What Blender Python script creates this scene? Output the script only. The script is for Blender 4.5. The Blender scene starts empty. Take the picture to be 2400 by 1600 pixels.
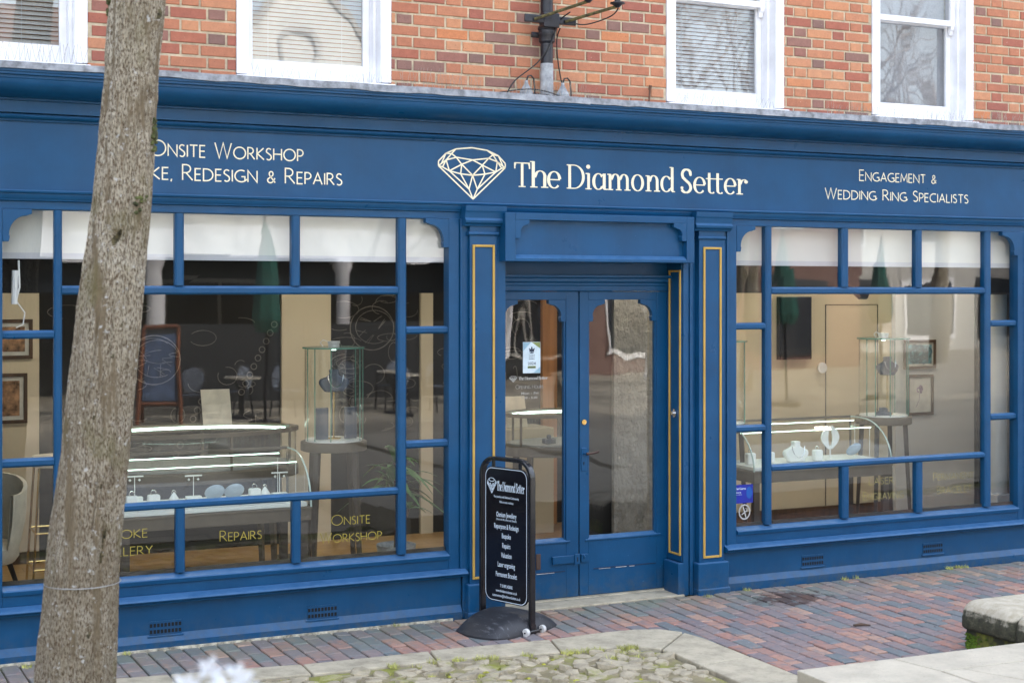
import bpy, bmesh, math, random
from mathutils import Vector, Matrix, noise
random.seed(7)
R = math.radians
sc = bpy.context.scene
col = sc.collection
# ------------------------------------------------------------------ camera, sky, sun, exposure
cam_d = bpy.data.cameras.new('camera'); cam = bpy.data.objects.new('camera', cam_d); col.objects.link(cam)
cam.location = (0, -8.9, 2.17); cam.rotation_euler = (R(90), 0, R(-25))
cam_d.sensor_width = 36; cam_d.lens = 51; cam_d.shift_y = -0.0479
cam_d.clip_start = .1; cam_d.clip_end = 400
cam_d.dof.use_dof = True; cam_d.dof.focus_distance = 9.6; cam_d.dof.aperture_fstop = 2.4
sc.camera = cam
world = bpy.data.worlds.new('World'); sc.world = world; world.use_nodes = True
wn = world.node_tree; wn.nodes.clear()
sky = wn.nodes.new('ShaderNodeTexSky'); sky.sky_type = 'NISHITA'; sky.sun_disc = False
SUN_EL, SUN_AZ = 32, 28
sky.sun_elevation = R(SUN_EL); sky.sun_rotation = R(SUN_AZ); sky.dust_density = 3; sky.air_density = 1.0
hs = wn.nodes.new('ShaderNodeHueSaturation'); hs.inputs['Saturation'].default_value = .5
bg = wn.nodes.new('ShaderNodeBackground'); bg.inputs[1].default_value = .13
wo = wn.nodes.new('ShaderNodeOutputWorld')
wn.links.new(sky.outputs[0], hs.inputs['Color']); tcw = wn.nodes.new('ShaderNodeTexCoord'); sxw = wn.nodes.new('ShaderNodeSeparateXYZ'); mrw = wn.nodes.new('ShaderNodeMapRange')
mrw.inputs[1].default_value = 0; mrw.inputs[2].default_value = 1; mrw.inputs[3].default_value = .62; mrw.inputs[4].default_value = 2.9   # sky gain added towards the zenith to brighten upward-facing surfaces
zenith_gain = wn.nodes.new('ShaderNodeVectorMath'); zenith_gain.operation = 'SCALE'
wn.links.new(tcw.outputs['Generated'], sxw.inputs[0]); wn.links.new(sxw.outputs[2], mrw.inputs[0]); wn.links.new(hs.outputs[0], zenith_gain.inputs[0]); wn.links.new(mrw.outputs[0], zenith_gain.inputs['Scale']); wn.links.new(zenith_gain.outputs[0], bg.inputs[0]); wn.links.new(bg.outputs[0], wo.inputs[0])
sd = bpy.data.lights.new('sun', 'SUN'); sd.energy = 2.2; sd.angle = R(.6); sd.color = (1, .96, .9)
sun = bpy.data.objects.new('sun', sd); col.objects.link(sun)
# sky sun_rotation: measured clockwise from +Y; the light comes from that bearing
az = R(SUN_AZ); el = R(SUN_EL)
sdir = Vector((math.sin(az) * math.cos(el), math.cos(az) * math.cos(el), math.sin(el)))
sun.rotation_euler = sdir.to_track_quat('Z', 'Y').to_euler()
sc.view_settings.view_transform = 'Standard'; sc.view_settings.look = 'None'
sc.view_settings.exposure = 2.2; sc.view_settings.gamma = 1
try:
    sc.cycles.max_bounces = 8; sc.cycles.transparent_max_bounces = 16; sc.cycles.sample_clamp_indirect = 4
    sc.cycles.use_denoising = True
except Exception: pass

# ------------------------------------------------------------------ materials
def nmat(name):
    m = bpy.data.materials.new(name); m.use_nodes = True
    nt = m.node_tree; b = nt.nodes['Principled BSDF']
    return m, nt, b
def N(nt, t, **kw):
    n = nt.nodes.new('ShaderNode' + t)
    for k, v in kw.items(): setattr(n, k, v)
    return n
def coords(nt, scale=(1, 1, 1), kind='Object'):
    tc = N(nt, 'TexCoord'); mp = N(nt, 'Mapping'); mp.inputs['Scale'].default_value = scale
    nt.links.new(tc.outputs[kind], mp.inputs[0]); return mp.outputs[0]
def ntex(nt, vec, scale, detail=4, rough=.6):
    n = N(nt, 'TexNoise'); n.inputs['Scale'].default_value = scale; n.inputs['Detail'].default_value = detail
    n.inputs['Roughness'].default_value = rough; nt.links.new(vec, n.inputs['Vector']); return n.outputs[0]
def ramp(nt, fac, stops):
    r = N(nt, 'ValToRGB'); e = r.color_ramp.elements
    while len(e) > 1: e.remove(e[-1])
    e[0].position = stops[0][0]; e[0].color = (*stops[0][1], 1) if len(stops[0][1]) == 3 else stops[0][1]
    for p, c in stops[1:]:
        x = e.new(p); x.color = (*c, 1)
    nt.links.new(fac, r.inputs[0]); return r.outputs[0]
def mix(nt, fac, a, b, mode='MIX'):
    m = N(nt, 'Mix', data_type='RGBA', blend_type=mode)
    for sock, v in ((m.inputs[0], fac), (m.inputs[6], a), (m.inputs[7], b)):
        if hasattr(v, 'links') or isinstance(v, bpy.types.NodeSocket): nt.links.new(v, sock)
        elif isinstance(v, (int, float)): sock.default_value = v
        else: sock.default_value = (*v, 1)
    return m.outputs[2]
def bump(nt, h, b, strength=.3, dist=.01):
    n = N(nt, 'Bump'); n.inputs['Strength'].default_value = strength; n.inputs['Distance'].default_value = dist
    nt.links.new(h, n.inputs['Height']); nt.links.new(n.outputs[0], b.inputs['Normal'])
def simple(name, c, rough=.6, metal=0, var=.12, scale=8, bs=.1, bscale=60, coat=0, spec=.5, stretch=(1, 1, 1)):
    m, nt, b = nmat(name); v = coords(nt, stretch)
    n = ntex(nt, v, scale)
    c2 = tuple(max(0, x * (1 - var * 1.6)) for x in c); c3 = tuple(min(1, x * (1 + var)) for x in c)
    nt.links.new(ramp(nt, n, [(.3, c2), (.7, c3)]), b.inputs['Base Color'])
    b.inputs['Roughness'].default_value = rough; b.inputs['Metallic'].default_value = metal
    b.inputs['Specular IOR Level'].default_value = spec
    if coat: b.inputs['Coat Weight'].default_value = coat
    if bs: bump(nt, ntex(nt, v, bscale, 3), b, bs, .002)
    return m
def emis(name, c, s):
    m, nt, b = nmat(name); b.inputs['Base Color'].default_value = (*c, 1)
    b.inputs['Emission Color'].default_value = (*c, 1); b.inputs['Emission Strength'].default_value = s; return m
def paint(name, c, rough=.38, chip=True):
    m, nt, b = nmat(name); v = coords(nt)
    n = ntex(nt, v, 3.5, 5); base = ramp(nt, n, [(.3, tuple(x * .86 for x in c)), (.7, tuple(x * 1.12 for x in c))])
    if chip:
        sp = ntex(nt, v, 70, 2, .5); f = ramp(nt, sp, [(.735, (0, 0, 0)), (.76, (1, 1, 1))])
        base = mix(nt, f, base, (.03, .12, .25))
        st = ntex(nt, coords(nt, (26, 26, 1.1)), 2.2, 4, .65)
        base = mix(nt, ramp(nt, st, [(.52, (0, 0, 0)), (.78, (.28, .28, .28))]), base, (.010, .085, .19))
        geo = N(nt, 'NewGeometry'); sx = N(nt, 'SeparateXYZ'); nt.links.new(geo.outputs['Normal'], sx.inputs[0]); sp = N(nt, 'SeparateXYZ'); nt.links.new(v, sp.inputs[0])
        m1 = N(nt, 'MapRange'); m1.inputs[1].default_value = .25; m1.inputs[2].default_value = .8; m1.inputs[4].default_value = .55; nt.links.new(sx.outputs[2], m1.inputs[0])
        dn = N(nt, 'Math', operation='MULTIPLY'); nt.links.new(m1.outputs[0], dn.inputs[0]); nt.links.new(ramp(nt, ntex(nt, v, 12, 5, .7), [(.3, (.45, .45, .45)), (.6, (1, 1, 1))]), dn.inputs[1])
        base = mix(nt, dn.outputs[0], base, (.085, .185, .36))     # ledge dust, tinted pale to paint highlights on upward faces
        m2 = N(nt, 'MapRange'); m2.inputs[1].default_value = .20; m2.inputs[2].default_value = .0; m2.inputs[3].default_value = 0; m2.inputs[4].default_value = .6; nt.links.new(sp.outputs[2], m2.inputs[0])
        sn = N(nt, 'Math', operation='MULTIPLY'); nt.links.new(m2.outputs[0], sn.inputs[0]); nt.links.new(ramp(nt, ntex(nt, v, 16, 6, .75), [(.42, (0, 0, 0)), (.62, (1, 1, 1))]), sn.inputs[1])
        base = mix(nt, sn.outputs[0], base, (.07, .085, .09))      # splashed dirt near the paving
    nt.links.new(base, b.inputs['Base Color'])
    rr = ntex(nt, v, 9, 4); nt.links.new(ramp(nt, rr, [(.3, (rough * .8,) * 3), (.7, (rough * 1.3,) * 3)]), b.inputs['Roughness'])
    w = ntex(nt, coords(nt, (1, 1, 1)), 22, 6, .7); bump(nt, w, b, .12, .004)
    b.inputs['Specular IOR Level'].default_value = .32
    return m
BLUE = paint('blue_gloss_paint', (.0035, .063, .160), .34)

GOLD = paint('gold_paint', (.50, .31, .07), .4, False)
CREAM = simple('cream_sign_paint', (.86, .80, .60), .5, var=.04)
WHITEP = paint('white_gloss_paint', (.80, .80, .82), .4, False)
def brick_mat():
    m, nt, b = nmat('red_orange_brick'); a = N(nt, 'Attribute', attribute_name='tone'); v = coords(nt)
    c = ramp(nt, a.outputs['Fac'], [(0, (.20, .12, .10)), (.07, (.27, .14, .11)), (.12, (.31, .11, .08)), (.28, (.38, .13, .08)), (.33, (.41, .16, .09)), (.7, (.47, .20, .11)), (.86, (.53, .26, .14)), (1, (.53, .20, .085))])
    a2 = N(nt, 'Attribute', attribute_name='shade')
    c = mix(nt, .35, c, mix(nt, 1, c, ramp(nt, ntex(nt, v, 28, 5, .7), [(.3, (.55, .5, .5)), (.7, (1.25, 1.2, 1.15))]), 'MULTIPLY'))
    sp = ramp(nt, ntex(nt, v, 120, 2), [(.70, (0, 0, 0)), (.74, (1, 1, 1))]); c = mix(nt, sp, c, (.10, .04, .03))
    sp = ramp(nt, ntex(nt, coords(nt, (1, 1.3, .9)), 75, 2), [(.73, (0, 0, 0)), (.76, (.8, .8, .8))]); c = mix(nt, sp, c, (.68, .5, .4))
    nt.links.new(c, b.inputs['Base Color']); b.inputs['Roughness'].default_value = .85
    bump(nt, ntex(nt, v, 90, 5, .7), b, .5, .004); return m
BRICK = brick_mat()
PANEL_DARK = simple('dark_pane', (.03, .035, .045), .1, bs=0)
MORTAR = simple('lime_mortar', (.52, .44, .31), .95, var=.2, scale=20, bs=.5, bscale=150)
def paver_mat():
    m, nt, b = nmat('clay_paver'); a = N(nt, 'Attribute', attribute_name='tone'); v = coords(nt)
    c = ramp(nt, a.outputs['Fac'], [(0, (.12, .15, .16)), (.20, (.155, .17, .18)), (.28, (.19, .16, .17)), (.66, (.24, .18, .175)), (.73, (.31, .17, .14)), (.9, (.37, .195, .15)), (1, (.41, .26, .195))])
    c = mix(nt, .5, c, mix(nt, 1, c, ramp(nt, ntex(nt, v, 22, 6, .75), [(.3, (.6, .6, .6)), (.7, (1.3, 1.3, 1.3))]), 'MULTIPLY'))
    c = mix(nt, ramp(nt, ntex(nt, v, 17, 3), [(.5, (0, 0, 0)), (.62, (.65, .65, .65))]), c, (.155, .15, .165))
    c = mix(nt, ramp(nt, ntex(nt, coords(nt, (1.3, .8, 1)), 13, 3), [(.58, (0, 0, 0)), (.66, (.5, .5, .5))]), c, (.31, .18, .14))
    c = mix(nt, ramp(nt, ntex(nt, v, 5, 4), [(.45, (0, 0, 0)), (.8, (.3, .3, .3))]), c, (.27, .26, .22))
    geo = N(nt, 'TexCoord'); sy_ = N(nt, 'SeparateXYZ'); nt.links.new(geo.outputs['Object'], sy_.inputs[0]); mw = N(nt, 'MapRange'); mw.inputs[1].default_value = -.75; mw.inputs[2].default_value = -.05; mw.inputs[3].default_value = 0; mw.inputs[4].default_value = .62; nt.links.new(sy_.outputs[1], mw.inputs[0])
    gm = N(nt, 'Math', operation='MULTIPLY'); nt.links.new(mw.outputs[0], gm.inputs[0]); nt.links.new(ramp(nt, ntex(nt, v, 4, 5, .7), [(.35, (.15, .15, .15)), (.6, (1, 1, 1))]), gm.inputs[1]); c = mix(nt, gm.outputs[0], c, (.20, .205, .13))
    sp = ramp(nt, ntex(nt, v, 60, 1), [(.76, (0, 0, 0)), (.78, (.9, .9, .9))]); c = mix(nt, sp, c, (.5, .5, .5))
    # dark spill stain on the paving by the right-hand window
    g = N(nt, 'TexCoord'); s = N(nt, 'Vector' + 'Math', operation='SUBTRACT'); nt.links.new(g.outputs['Object'], s.inputs[0]); s.inputs[1].default_value = (6.13, -.42, 0)
    mm = N(nt, 'VectorMath', operation='MULTIPLY'); nt.links.new(s.outputs[0], mm.inputs[0]); mm.inputs[1].default_value = (2.6, 3.6, 0)
    ln = N(nt, 'VectorMath', operation='LENGTH'); nt.links.new(mm.outputs[0], ln.inputs[0])
    ad = N(nt, 'Math', operation='ADD'); nt.links.new(ln.outputs['Value'], ad.inputs[0])
    nz = N(nt, 'Math', operation='MULTIPLY'); nt.links.new(ntex(nt, v, 9, 6, .7), nz.inputs[0]); nz.inputs[1].default_value = 3.2; nt.links.new(nz.outputs[0], ad.inputs[1])
    f = ramp(nt, ad.outputs[0], [(0, (1, 1, 1))]); 
    mr = N(nt, 'MapRange'); mr.inputs[1].default_value = 2.05; mr.inputs[2].default_value = 2.4; mr.inputs[3].default_value = .85; mr.inputs[4].default_value = 0
    nt.links.new(ad.outputs[0], mr.inputs[0]); c = mix(nt, mr.outputs[0], c, (.05, .022, .018))
    nt.links.new(c, b.inputs['Base Color']); b.inputs['Roughness'].default_value = .7
    bump(nt, ntex(nt, v, 70, 5, .7), b, .5, .003); return m
PAVER = paver_mat()
def joint_mat():
    m, nt, b = nmat('mossy_joint_sand'); v = coords(nt)
    c = ramp(nt, ntex(nt, v, 3.2, 5, .7), [(.35, (.05, .045, .035)), (.48, (.07, .075, .03)), (.58, (.10, .13, .02)), (.75, (.16, .17, .04))])
    nt.links.new(c, b.inputs['Base Color']); b.inputs['Roughness'].default_value = 1
    bump(nt, ntex(nt, v, 120, 4), b, .7, .004); return m
JOINT = joint_mat()
def stone_mat(name, c, moss=0, scale=7, dark=.6):
    m, nt, b = nmat(name); v = coords(nt)
    base = ramp(nt, ntex(nt, v, scale, 7, .72), [(.3, tuple(x * dark for x in c)), (.55, c), (.75, tuple(min(.9, x * 1.15) for x in c))])
    base = mix(nt, ramp(nt, ntex(nt, v, 45, 3), [(.62, (0, 0, 0)), (.72, (.5, .5, .5))]), base, tuple(x * .45 for x in c))
    if moss:
        base = mix(nt, ramp(nt, ntex(nt, v, 3.4, 5, .7), [(.62 - moss * .3, (0, 0, 0)), (.72 - moss * .2, (.85, .85, .85))]), base, (.22, .23, .03))
    nt.links.new(base, b.inputs['Base Color']); b.inputs['Roughness'].default_value = .85
    bump(nt, ntex(nt, v, 38, 6, .7), b, .6, .008); return m
KERBM = stone_mat('kerb_sandstone', (.45, .395, .29))
COBM = stone_mat('cobble_stone', (.40, .345, .245), .25, 9, .5)
SLABM = stone_mat('pale_sandstone_slab', (.49, .44, .345), 0, 4, .75)
COPM = stone_mat('weathered_coping_stone', (.55, .50, .38), 0, 6, .75)
def coping_side():
    m, nt, b = nmat('weathered_coping_stone_dark_sided'); v = coords(nt)
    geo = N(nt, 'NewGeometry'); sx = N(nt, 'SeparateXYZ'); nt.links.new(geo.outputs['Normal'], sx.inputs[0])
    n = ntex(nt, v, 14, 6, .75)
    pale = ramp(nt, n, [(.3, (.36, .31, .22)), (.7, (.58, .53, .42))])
    dark_side = ramp(nt, ntex(nt, v, 22, 6, .8), [(.3, (.022, .022, .016)), (.55, (.06, .058, .035)), (.75, (.16, .15, .10))])
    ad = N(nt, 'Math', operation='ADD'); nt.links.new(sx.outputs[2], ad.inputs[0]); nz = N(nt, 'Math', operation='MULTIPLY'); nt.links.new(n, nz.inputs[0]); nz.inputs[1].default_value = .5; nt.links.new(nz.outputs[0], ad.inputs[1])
    c = mix(nt, ramp(nt, ad.outputs[0], [(.55, (1, 1, 1)), (.72, (0, 0, 0))]), pale, dark_side)  # pale on upward faces, darker on steep ones
    nt.links.new(c, b.inputs['Base Color']); b.inputs['Roughness'].default_value = .95; bump(nt, ntex(nt, v, 60, 6, .8), b, .7, .008); return m
COPS = coping_side()
MOSSM = simple('bright_moss', (.09, .15, .012), 1, var=.6, scale=25, bs=.8, bscale=120)
MOSSD = simple('dark_moss', (.07, .08, .025), 1, var=.6, scale=25, bs=.8, bscale=120)
GRASSM = simple('tuft_grass', (.50, .50, .14), .8, var=.4, scale=14, bs=0)
LEAD = simple('weathered_lead', (.27, .285, .31), .6, .1, var=.35, scale=18, bs=.4, bscale=40)
IRON = simple('black_cast_iron', (.012, .014, .022), .35, var=.4, scale=20, bs=.4, bscale=50)
GREYP = simple('grey_primed_iron', (.36, .38, .40), .6, var=.3, scale=18, bs=.3)
RUBBER = simple('black_rubber', (.012, .012, .014), .6, var=.3, bs=.2)
def base_mat():
    m, nt, b = nmat('scuffed_black_rubber'); v = coords(nt)
    f = ramp(nt, ntex(nt, coords(nt, (3, 9, 3)), 3, 6, .8), [(.56, (0, 0, 0)), (.7, (.55, .55, .55))])
    nt.links.new(mix(nt, f, (.022, .023, .028), (.25, .26, .28)), b.inputs['Base Color']); b.inputs['Roughness'].default_value = .5
    bump(nt, ntex(nt, v, 80, 4), b, .3, .003); return m
BASEM = base_mat()
BLACKM = simple('black_powder_coat', (.008, .008, .010), .22, var=.2, bs=.05, coat=.3)
PANELM = simple('gloss_black_sign_panel', (.004, .004, .007), .25, var=.2, bs=0)
LETW = simple('pale_blue_white_lettering', (.62, .72, .82), .5, var=.03, bs=0)
WLET = simple('faded_white_vinyl', (.45, .45, .43), .5, var=.05, bs=0)
GLET = simple('gold_leaf_lettering', (.42, .34, .06), .45, var=.15, bs=0)
CABLE = simple('black_cable', (.015, .015, .016), .5, bs=0)
WIREM = simple('steel_spike_wire', (.36, .33, .28), .4, .4, bs=0)
BLINDM = simple('white_blind_fabric', (.64, .63, .60), .8, var=.02, scale=2, bs=.05, bscale=300)
HEMM = simple('blind_hem', (.50, .50, .54), .7, var=.03, bs=0)
BEIGE = simple('beige_wall_paint', (.62, .54, .40), .8, var=.03, scale=1.5, bs=.05)
BEIGE2 = simple('cream_panel_paint', (.58, .49, .34), .7, var=.03, scale=1.5, bs=.05)
WWALL = simple('white_wall_paint', (.56, .57, .57), .8, var=.03, scale=1.5, bs=.05)
DARKW = simple('charcoal_wall', (.006, .0055, .0055), .8, var=.3, scale=2, bs=.05)
CHALK = simple('chalk_line', (.20, .185, .165), .9, bs=0, var=.3)
ORANGE = simple('orange_oak_panel', (.50, .22, .07), .6, var=.15, scale=3, stretch=(8, 8, .6))
BROWN = simple('dark_brown_wood', (.07, .035, .016), .5, var=.3, scale=5, stretch=(6, 6, 1))
BRONZE = simple('bronze_grey_metal', (.10, .08, .055), .55, .1, var=.12, bs=.05)
BRASS = simple('polished_brass', (.75, .52, .18), .25, 1, var=.1, bs=0)
DISHM = simple('pale_blue_glass_dish', (.34, .42, .50), .25, bs=0)
GEDGE = simple('pale_glass_edge', (.50, .62, .56), .2, bs=0)
CHROME = simple('chrome', (.7, .7, .7), .15, 1, var=.05, bs=0)
TRAY = simple('white_display_leatherette', (.74, .74, .70), .6, var=.02, bs=0)
GREYV = simple('grey_velvet', (.075, .09, .12), .9, var=.1, bs=.1)
WHITEPL = simple('white_plastic', (.8, .8, .8), .4, var=.02, bs=0)
PLASTER = None
def plaster():
    m, nt, b = nmat('trowelled_grey_plaster'); v = coords(nt, (1, 1, .6))
    nt.links.new(ramp(nt, ntex(nt, v, 7, 6, .7), [(.3, (.30, .28, .24)), (.7, (.46, .43, .38))]), b.inputs['Base Color'])
    b.inputs['Roughness'].default_value = .8; bump(nt, ntex(nt, v, 20, 7, .62), b, 1, .07); return m
PLASTER = plaster()
def wood_floor():
    m, nt, b = nmat('oak_floor_boards'); v = coords(nt)
    bt = N(nt, 'TexBrick'); bt.inputs['Scale'].default_value = 1; bt.inputs['Brick Width'].default_value = 1.3; bt.inputs['Row Height'].default_value = .14
    bt.inputs['Mortar Size'].default_value = .003; bt.inputs['Color1'].default_value = (.50, .31, .13, 1); bt.inputs['Color2'].default_value = (.40, .23, .09, 1); bt.inputs['Mortar'].default_value = (.12, .07, .03, 1)
    nt.links.new(v, bt.inputs['Vector'])
    c = mix(nt, .4, bt.outputs[0], ramp(nt, ntex(nt, coords(nt, (1, 14, 1)), 5, 5), [(.3, (.3, .17, .07)), (.7, (.55, .36, .17))]))
    nt.links.new(c, b.inputs['Base Color']); b.inputs['Roughness'].default_value = .42; return m
WOODF = wood_floor()
def bark():
    m, nt, b = nmat('grey_brown_bark'); v = coords(nt, (1, 1, .30)); v0 = coords(nt)
    c = ramp(nt, ntex(nt, v0, 5, 6, .7), [(.25, (.22, .19, .13)), (.5, (.37, .33, .25)), (.75, (.50, .47, .39))])
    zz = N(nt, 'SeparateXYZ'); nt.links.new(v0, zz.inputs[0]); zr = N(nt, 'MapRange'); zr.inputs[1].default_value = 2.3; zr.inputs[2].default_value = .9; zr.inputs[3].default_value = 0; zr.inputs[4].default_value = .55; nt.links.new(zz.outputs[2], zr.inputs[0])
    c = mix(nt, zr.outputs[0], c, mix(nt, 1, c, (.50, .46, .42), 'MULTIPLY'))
    pit = ramp(nt, ntex(nt, v, 170, 4, .65), [(.42, (0, 0, 0)), (.54, (1, 1, 1))])
    c = mix(nt, pit, (.085, .055, .03), c)
    big = ramp(nt, ntex(nt, coords(nt, (1, 1, .12)), 16, 5, .6), [(.38, (0, 0, 0)), (.47, (1, 1, 1))]); c = mix(nt, big, (.15, .115, .07), c)
    lic = ramp(nt, ntex(nt, v0, 30, 4, .6), [(.62, (0, 0, 0)), (.68, (.8, .8, .8))]); c = mix(nt, lic, c, (.48, .48, .46))
    mo = ramp(nt, ntex(nt, coords(nt, (1, 1, .5)), 4.5, 5, .6), [(.56, (0, 0, 0)), (.72, (.75, .75, .75))]); c = mix(nt, mo, c, (.12, .105, .035))
    nt.links.new(c, b.inputs['Base Color']); b.inputs['Roughness'].default_value = .95
    h = N(nt, 'Math', operation='ADD'); nt.links.new(ntex(nt, v, 110, 5, .65), h.inputs[0]); nt.links.new(ntex(nt, v0, 22, 4), h.inputs[1])
    bump(nt, h.outputs[0], b, .9, .014); return m
BARK = bark()
def glass(name, ior, tint=(1, 1, 1), wav=.0, wscale=2.0, dist=.02, rough=0.0):
    m = bpy.data.materials.new(name); m.use_nodes = True; nt = m.node_tree; nt.nodes.clear()
    o = N(nt, 'OutputMaterial'); t = N(nt, 'BsdfTransparent'); t.inputs[0].default_value = (*tint, 1)
    g = N(nt, 'BsdfGlossy'); g.inputs['Roughness'].default_value = rough; f = N(nt, 'Fresnel'); f.inputs[0].default_value = ior; mx = N(nt, 'MixShader')
    ge = N(nt, 'NewGeometry'); mr = N(nt, 'MapRange'); mr.inputs[3].default_value = ior; mr.inputs[4].default_value = 1 / ior; nt.links.new(ge.outputs['Backfacing'], mr.inputs[0]); nt.links.new(mr.outputs[0], f.inputs[0])
    nt.links.new(f.outputs[0], mx.inputs[0]); nt.links.new(t.outputs[0], mx.inputs[1]); nt.links.new(g.outputs[0], mx.inputs[2]); nt.links.new(mx.outputs[0], o.inputs[0])
    if wav:
        v = coords(nt, (1, 1, .5)); bn = N(nt, 'Bump'); bn.inputs['Strength'].default_value = wav; bn.inputs['Distance'].default_value = dist
        nt.links.new(ntex(nt, v, wscale, 2, .4), bn.inputs['Height']); nt.links.new(bn.outputs[0], g.inputs['Normal'])
    return m
PANE = glass('window_glass', 1.84, (.93, .95, .93), .06, 1.5, .02)
PANE_D = glass('old_door_glass', 1.95, (.93, .94, .92), .16, 2.2, .03)
PANE_U = glass('sash_glass', 2.6, (.8, .82, .82), .15, 1.8, .02)
CASEG = glass('display_glass', 1.62, (.97, .99, .98))
CGREEN = simple('green_glass_edge', (.10, .26, .20), .2, bs=0)

# ------------------------------------------------------------------ mesh builder
class MB:
    def __init__(s): s.v = []; s.f = []; s.a = []; s.mi = []
    def add(s, vs, fs, tone=0, mi=0):
        o = len(s.v); s.v += [tuple(x) for x in vs]
        for f in fs: s.f.append(tuple(i + o for i in f)); s.a.append(tone); s.mi.append(mi)
        return s
    def box(s, x0, x1, y0, y1, z0, z1, tone=0, mi=0):
        return s.add([(x0, y0, z0), (x1, y0, z0), (x1, y1, z0), (x0, y1, z0), (x0, y0, z1), (x1, y0, z1), (x1, y1, z1), (x0, y1, z1)],
                     [(0, 3, 2, 1), (4, 5, 6, 7), (0, 1, 5, 4), (1, 2, 6, 5), (2, 3, 7, 6), (3, 0, 4, 7)], tone, mi)
    def prism(s, pts, axis, a0, a1, mi=0):
        """extrude closed 2D polygon; axis 'x': pts=(y,z); 'y': pts=(x,z); 'z': pts=(x,y)"""
        n = len(pts)
        def P(p, a): return {'x': (a, p[0], p[1]), 'y': (p[0], a, p[1]), 'z': (p[0], p[1], a)}[axis]
        vs = [P(p, a0) for p in pts] + [P(p, a1) for p in pts]
        fs = [tuple(range(n)), tuple(range(2 * n - 1, n - 1, -1))] + [(i, i + n, (i + 1) % n + n, (i + 1) % n) for i in range(n)]
        return s.add(vs, fs, 0, mi)
    def tube(s, pts, r, n=8, cap=True, mi=0):
        pts = [Vector(p) for p in pts]; rs = r if isinstance(r, (list, tuple)) else [r] * len(pts)
        vs = []; fs = []; up = None
        for i, p in enumerate(pts):
            d = (pts[min(i + 1, len(pts) - 1)] - pts[max(i - 1, 0)]).normalized()
            if up is None:
                up = Vector((0, 0, 1)) if abs(d.z) < .9 else Vector((1, 0, 0))
            a = d.cross(up); 
            if a.length < 1e-6: a = d.cross(Vector((0, 1, 0)))
            a.normalize(); b = a.cross(d).normalized(); up = b
            for k in range(n):
                t = 2 * math.pi * k / n; vs.append(p + (a * math.cos(t) + b * math.sin(t)) * rs[i])
        for i in range(len(pts) - 1):
            for k in range(n): fs.append((i * n + k, i * n + (k + 1) % n, (i + 1) * n + (k + 1) % n, (i + 1) * n + k))
        if cap: fs.append(tuple(range(n))[::-1]); fs.append(tuple(range((len(pts) - 1) * n, len(pts) * n)))
        return s.add(vs, fs, 0, mi)
    def lathe(s, prof, c=(0, 0, 0), n=20, sx=1, sy=1, mi=0, a0=0, a1=2 * math.pi):
        vs = []; fs = []; full = abs(a1 - a0 - 2 * math.pi) < 1e-6; m = n if full else n + 1
        for r, z in prof:
            for k in range(m):
                t = a0 + (a1 - a0) * k / n; vs.append((c[0] + r * sx * math.cos(t), c[1] + r * sy * math.sin(t), c[2] + z))
        for i in range(len(prof) - 1):
            for k in range(n):
                k2 = (k + 1) % m; fs.append((i * m + k, i * m + k2, (i + 1) * m + k2, (i + 1) * m + k))
        if full:
            if prof[0][0] > 1e-5: fs.append(tuple(range(n))[::-1])
            if prof[-1][0] > 1e-5: fs.append(tuple(range((len(prof) - 1) * n, len(prof) * n)))
        return s.add(vs, fs, 0, mi)
    def build(s, name, mats, parent=None, smooth=False, bevel=0, seg=2):
        me = bpy.data.meshes.new(name); me.from_pydata(s.v, [], s.f)
        for m in (mats if isinstance(mats, (list, tuple)) else [mats]): me.materials.append(m)
        me.polygons.foreach_set('material_index', s.mi)
        if any(s.a):
            at = me.attributes.new('tone', 'FLOAT', 'FACE'); at.data.foreach_set('value', s.a)
        bm = bmesh.new(); bm.from_mesh(me); bmesh.ops.recalc_face_normals(bm, faces=bm.faces); bm.to_mesh(me); bm.free()
        if smooth: me.polygons.foreach_set('use_smooth', [True] * len(me.polygons))
        me.update()
        o = bpy.data.objects.new(name, me); col.objects.link(o)
        if parent: o.parent = parent
        if bevel:
            b = o.modifiers.new('bevel', 'BEVEL'); b.width = bevel; b.segments = seg; b.limit_method = 'ANGLE'; b.angle_limit = R(35)
        if smooth:
            try: me.set_sharp_from_angle(angle=R(40))
            except Exception: pass
        return o
def empty(name, loc=(0, 0, 0), rz=0, parent=None):
    o = bpy.data.objects.new(name, None); col.objects.link(o); o.location = loc; o.rotation_euler = (0, 0, rz); o.empty_display_size = .1
    if parent: o.parent = parent
    return o
def tag(o, label, cat, group=None):
    o['label'] = label; o['category'] = cat
    if group: o['group'] = group
    return o
def struct(o): o['kind'] = 'structure'; return o
def stuff(o): o['kind'] = 'stuff'; return o
def kids(o, cache={}): return [c for c in bpy.data.objects if c.parent == o]
def copy_tree(o, parent=None):
    c = o.copy(); col.objects.link(c); c.parent = parent
    for k in kids(o): copy_tree(k, c)
    return c

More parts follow.
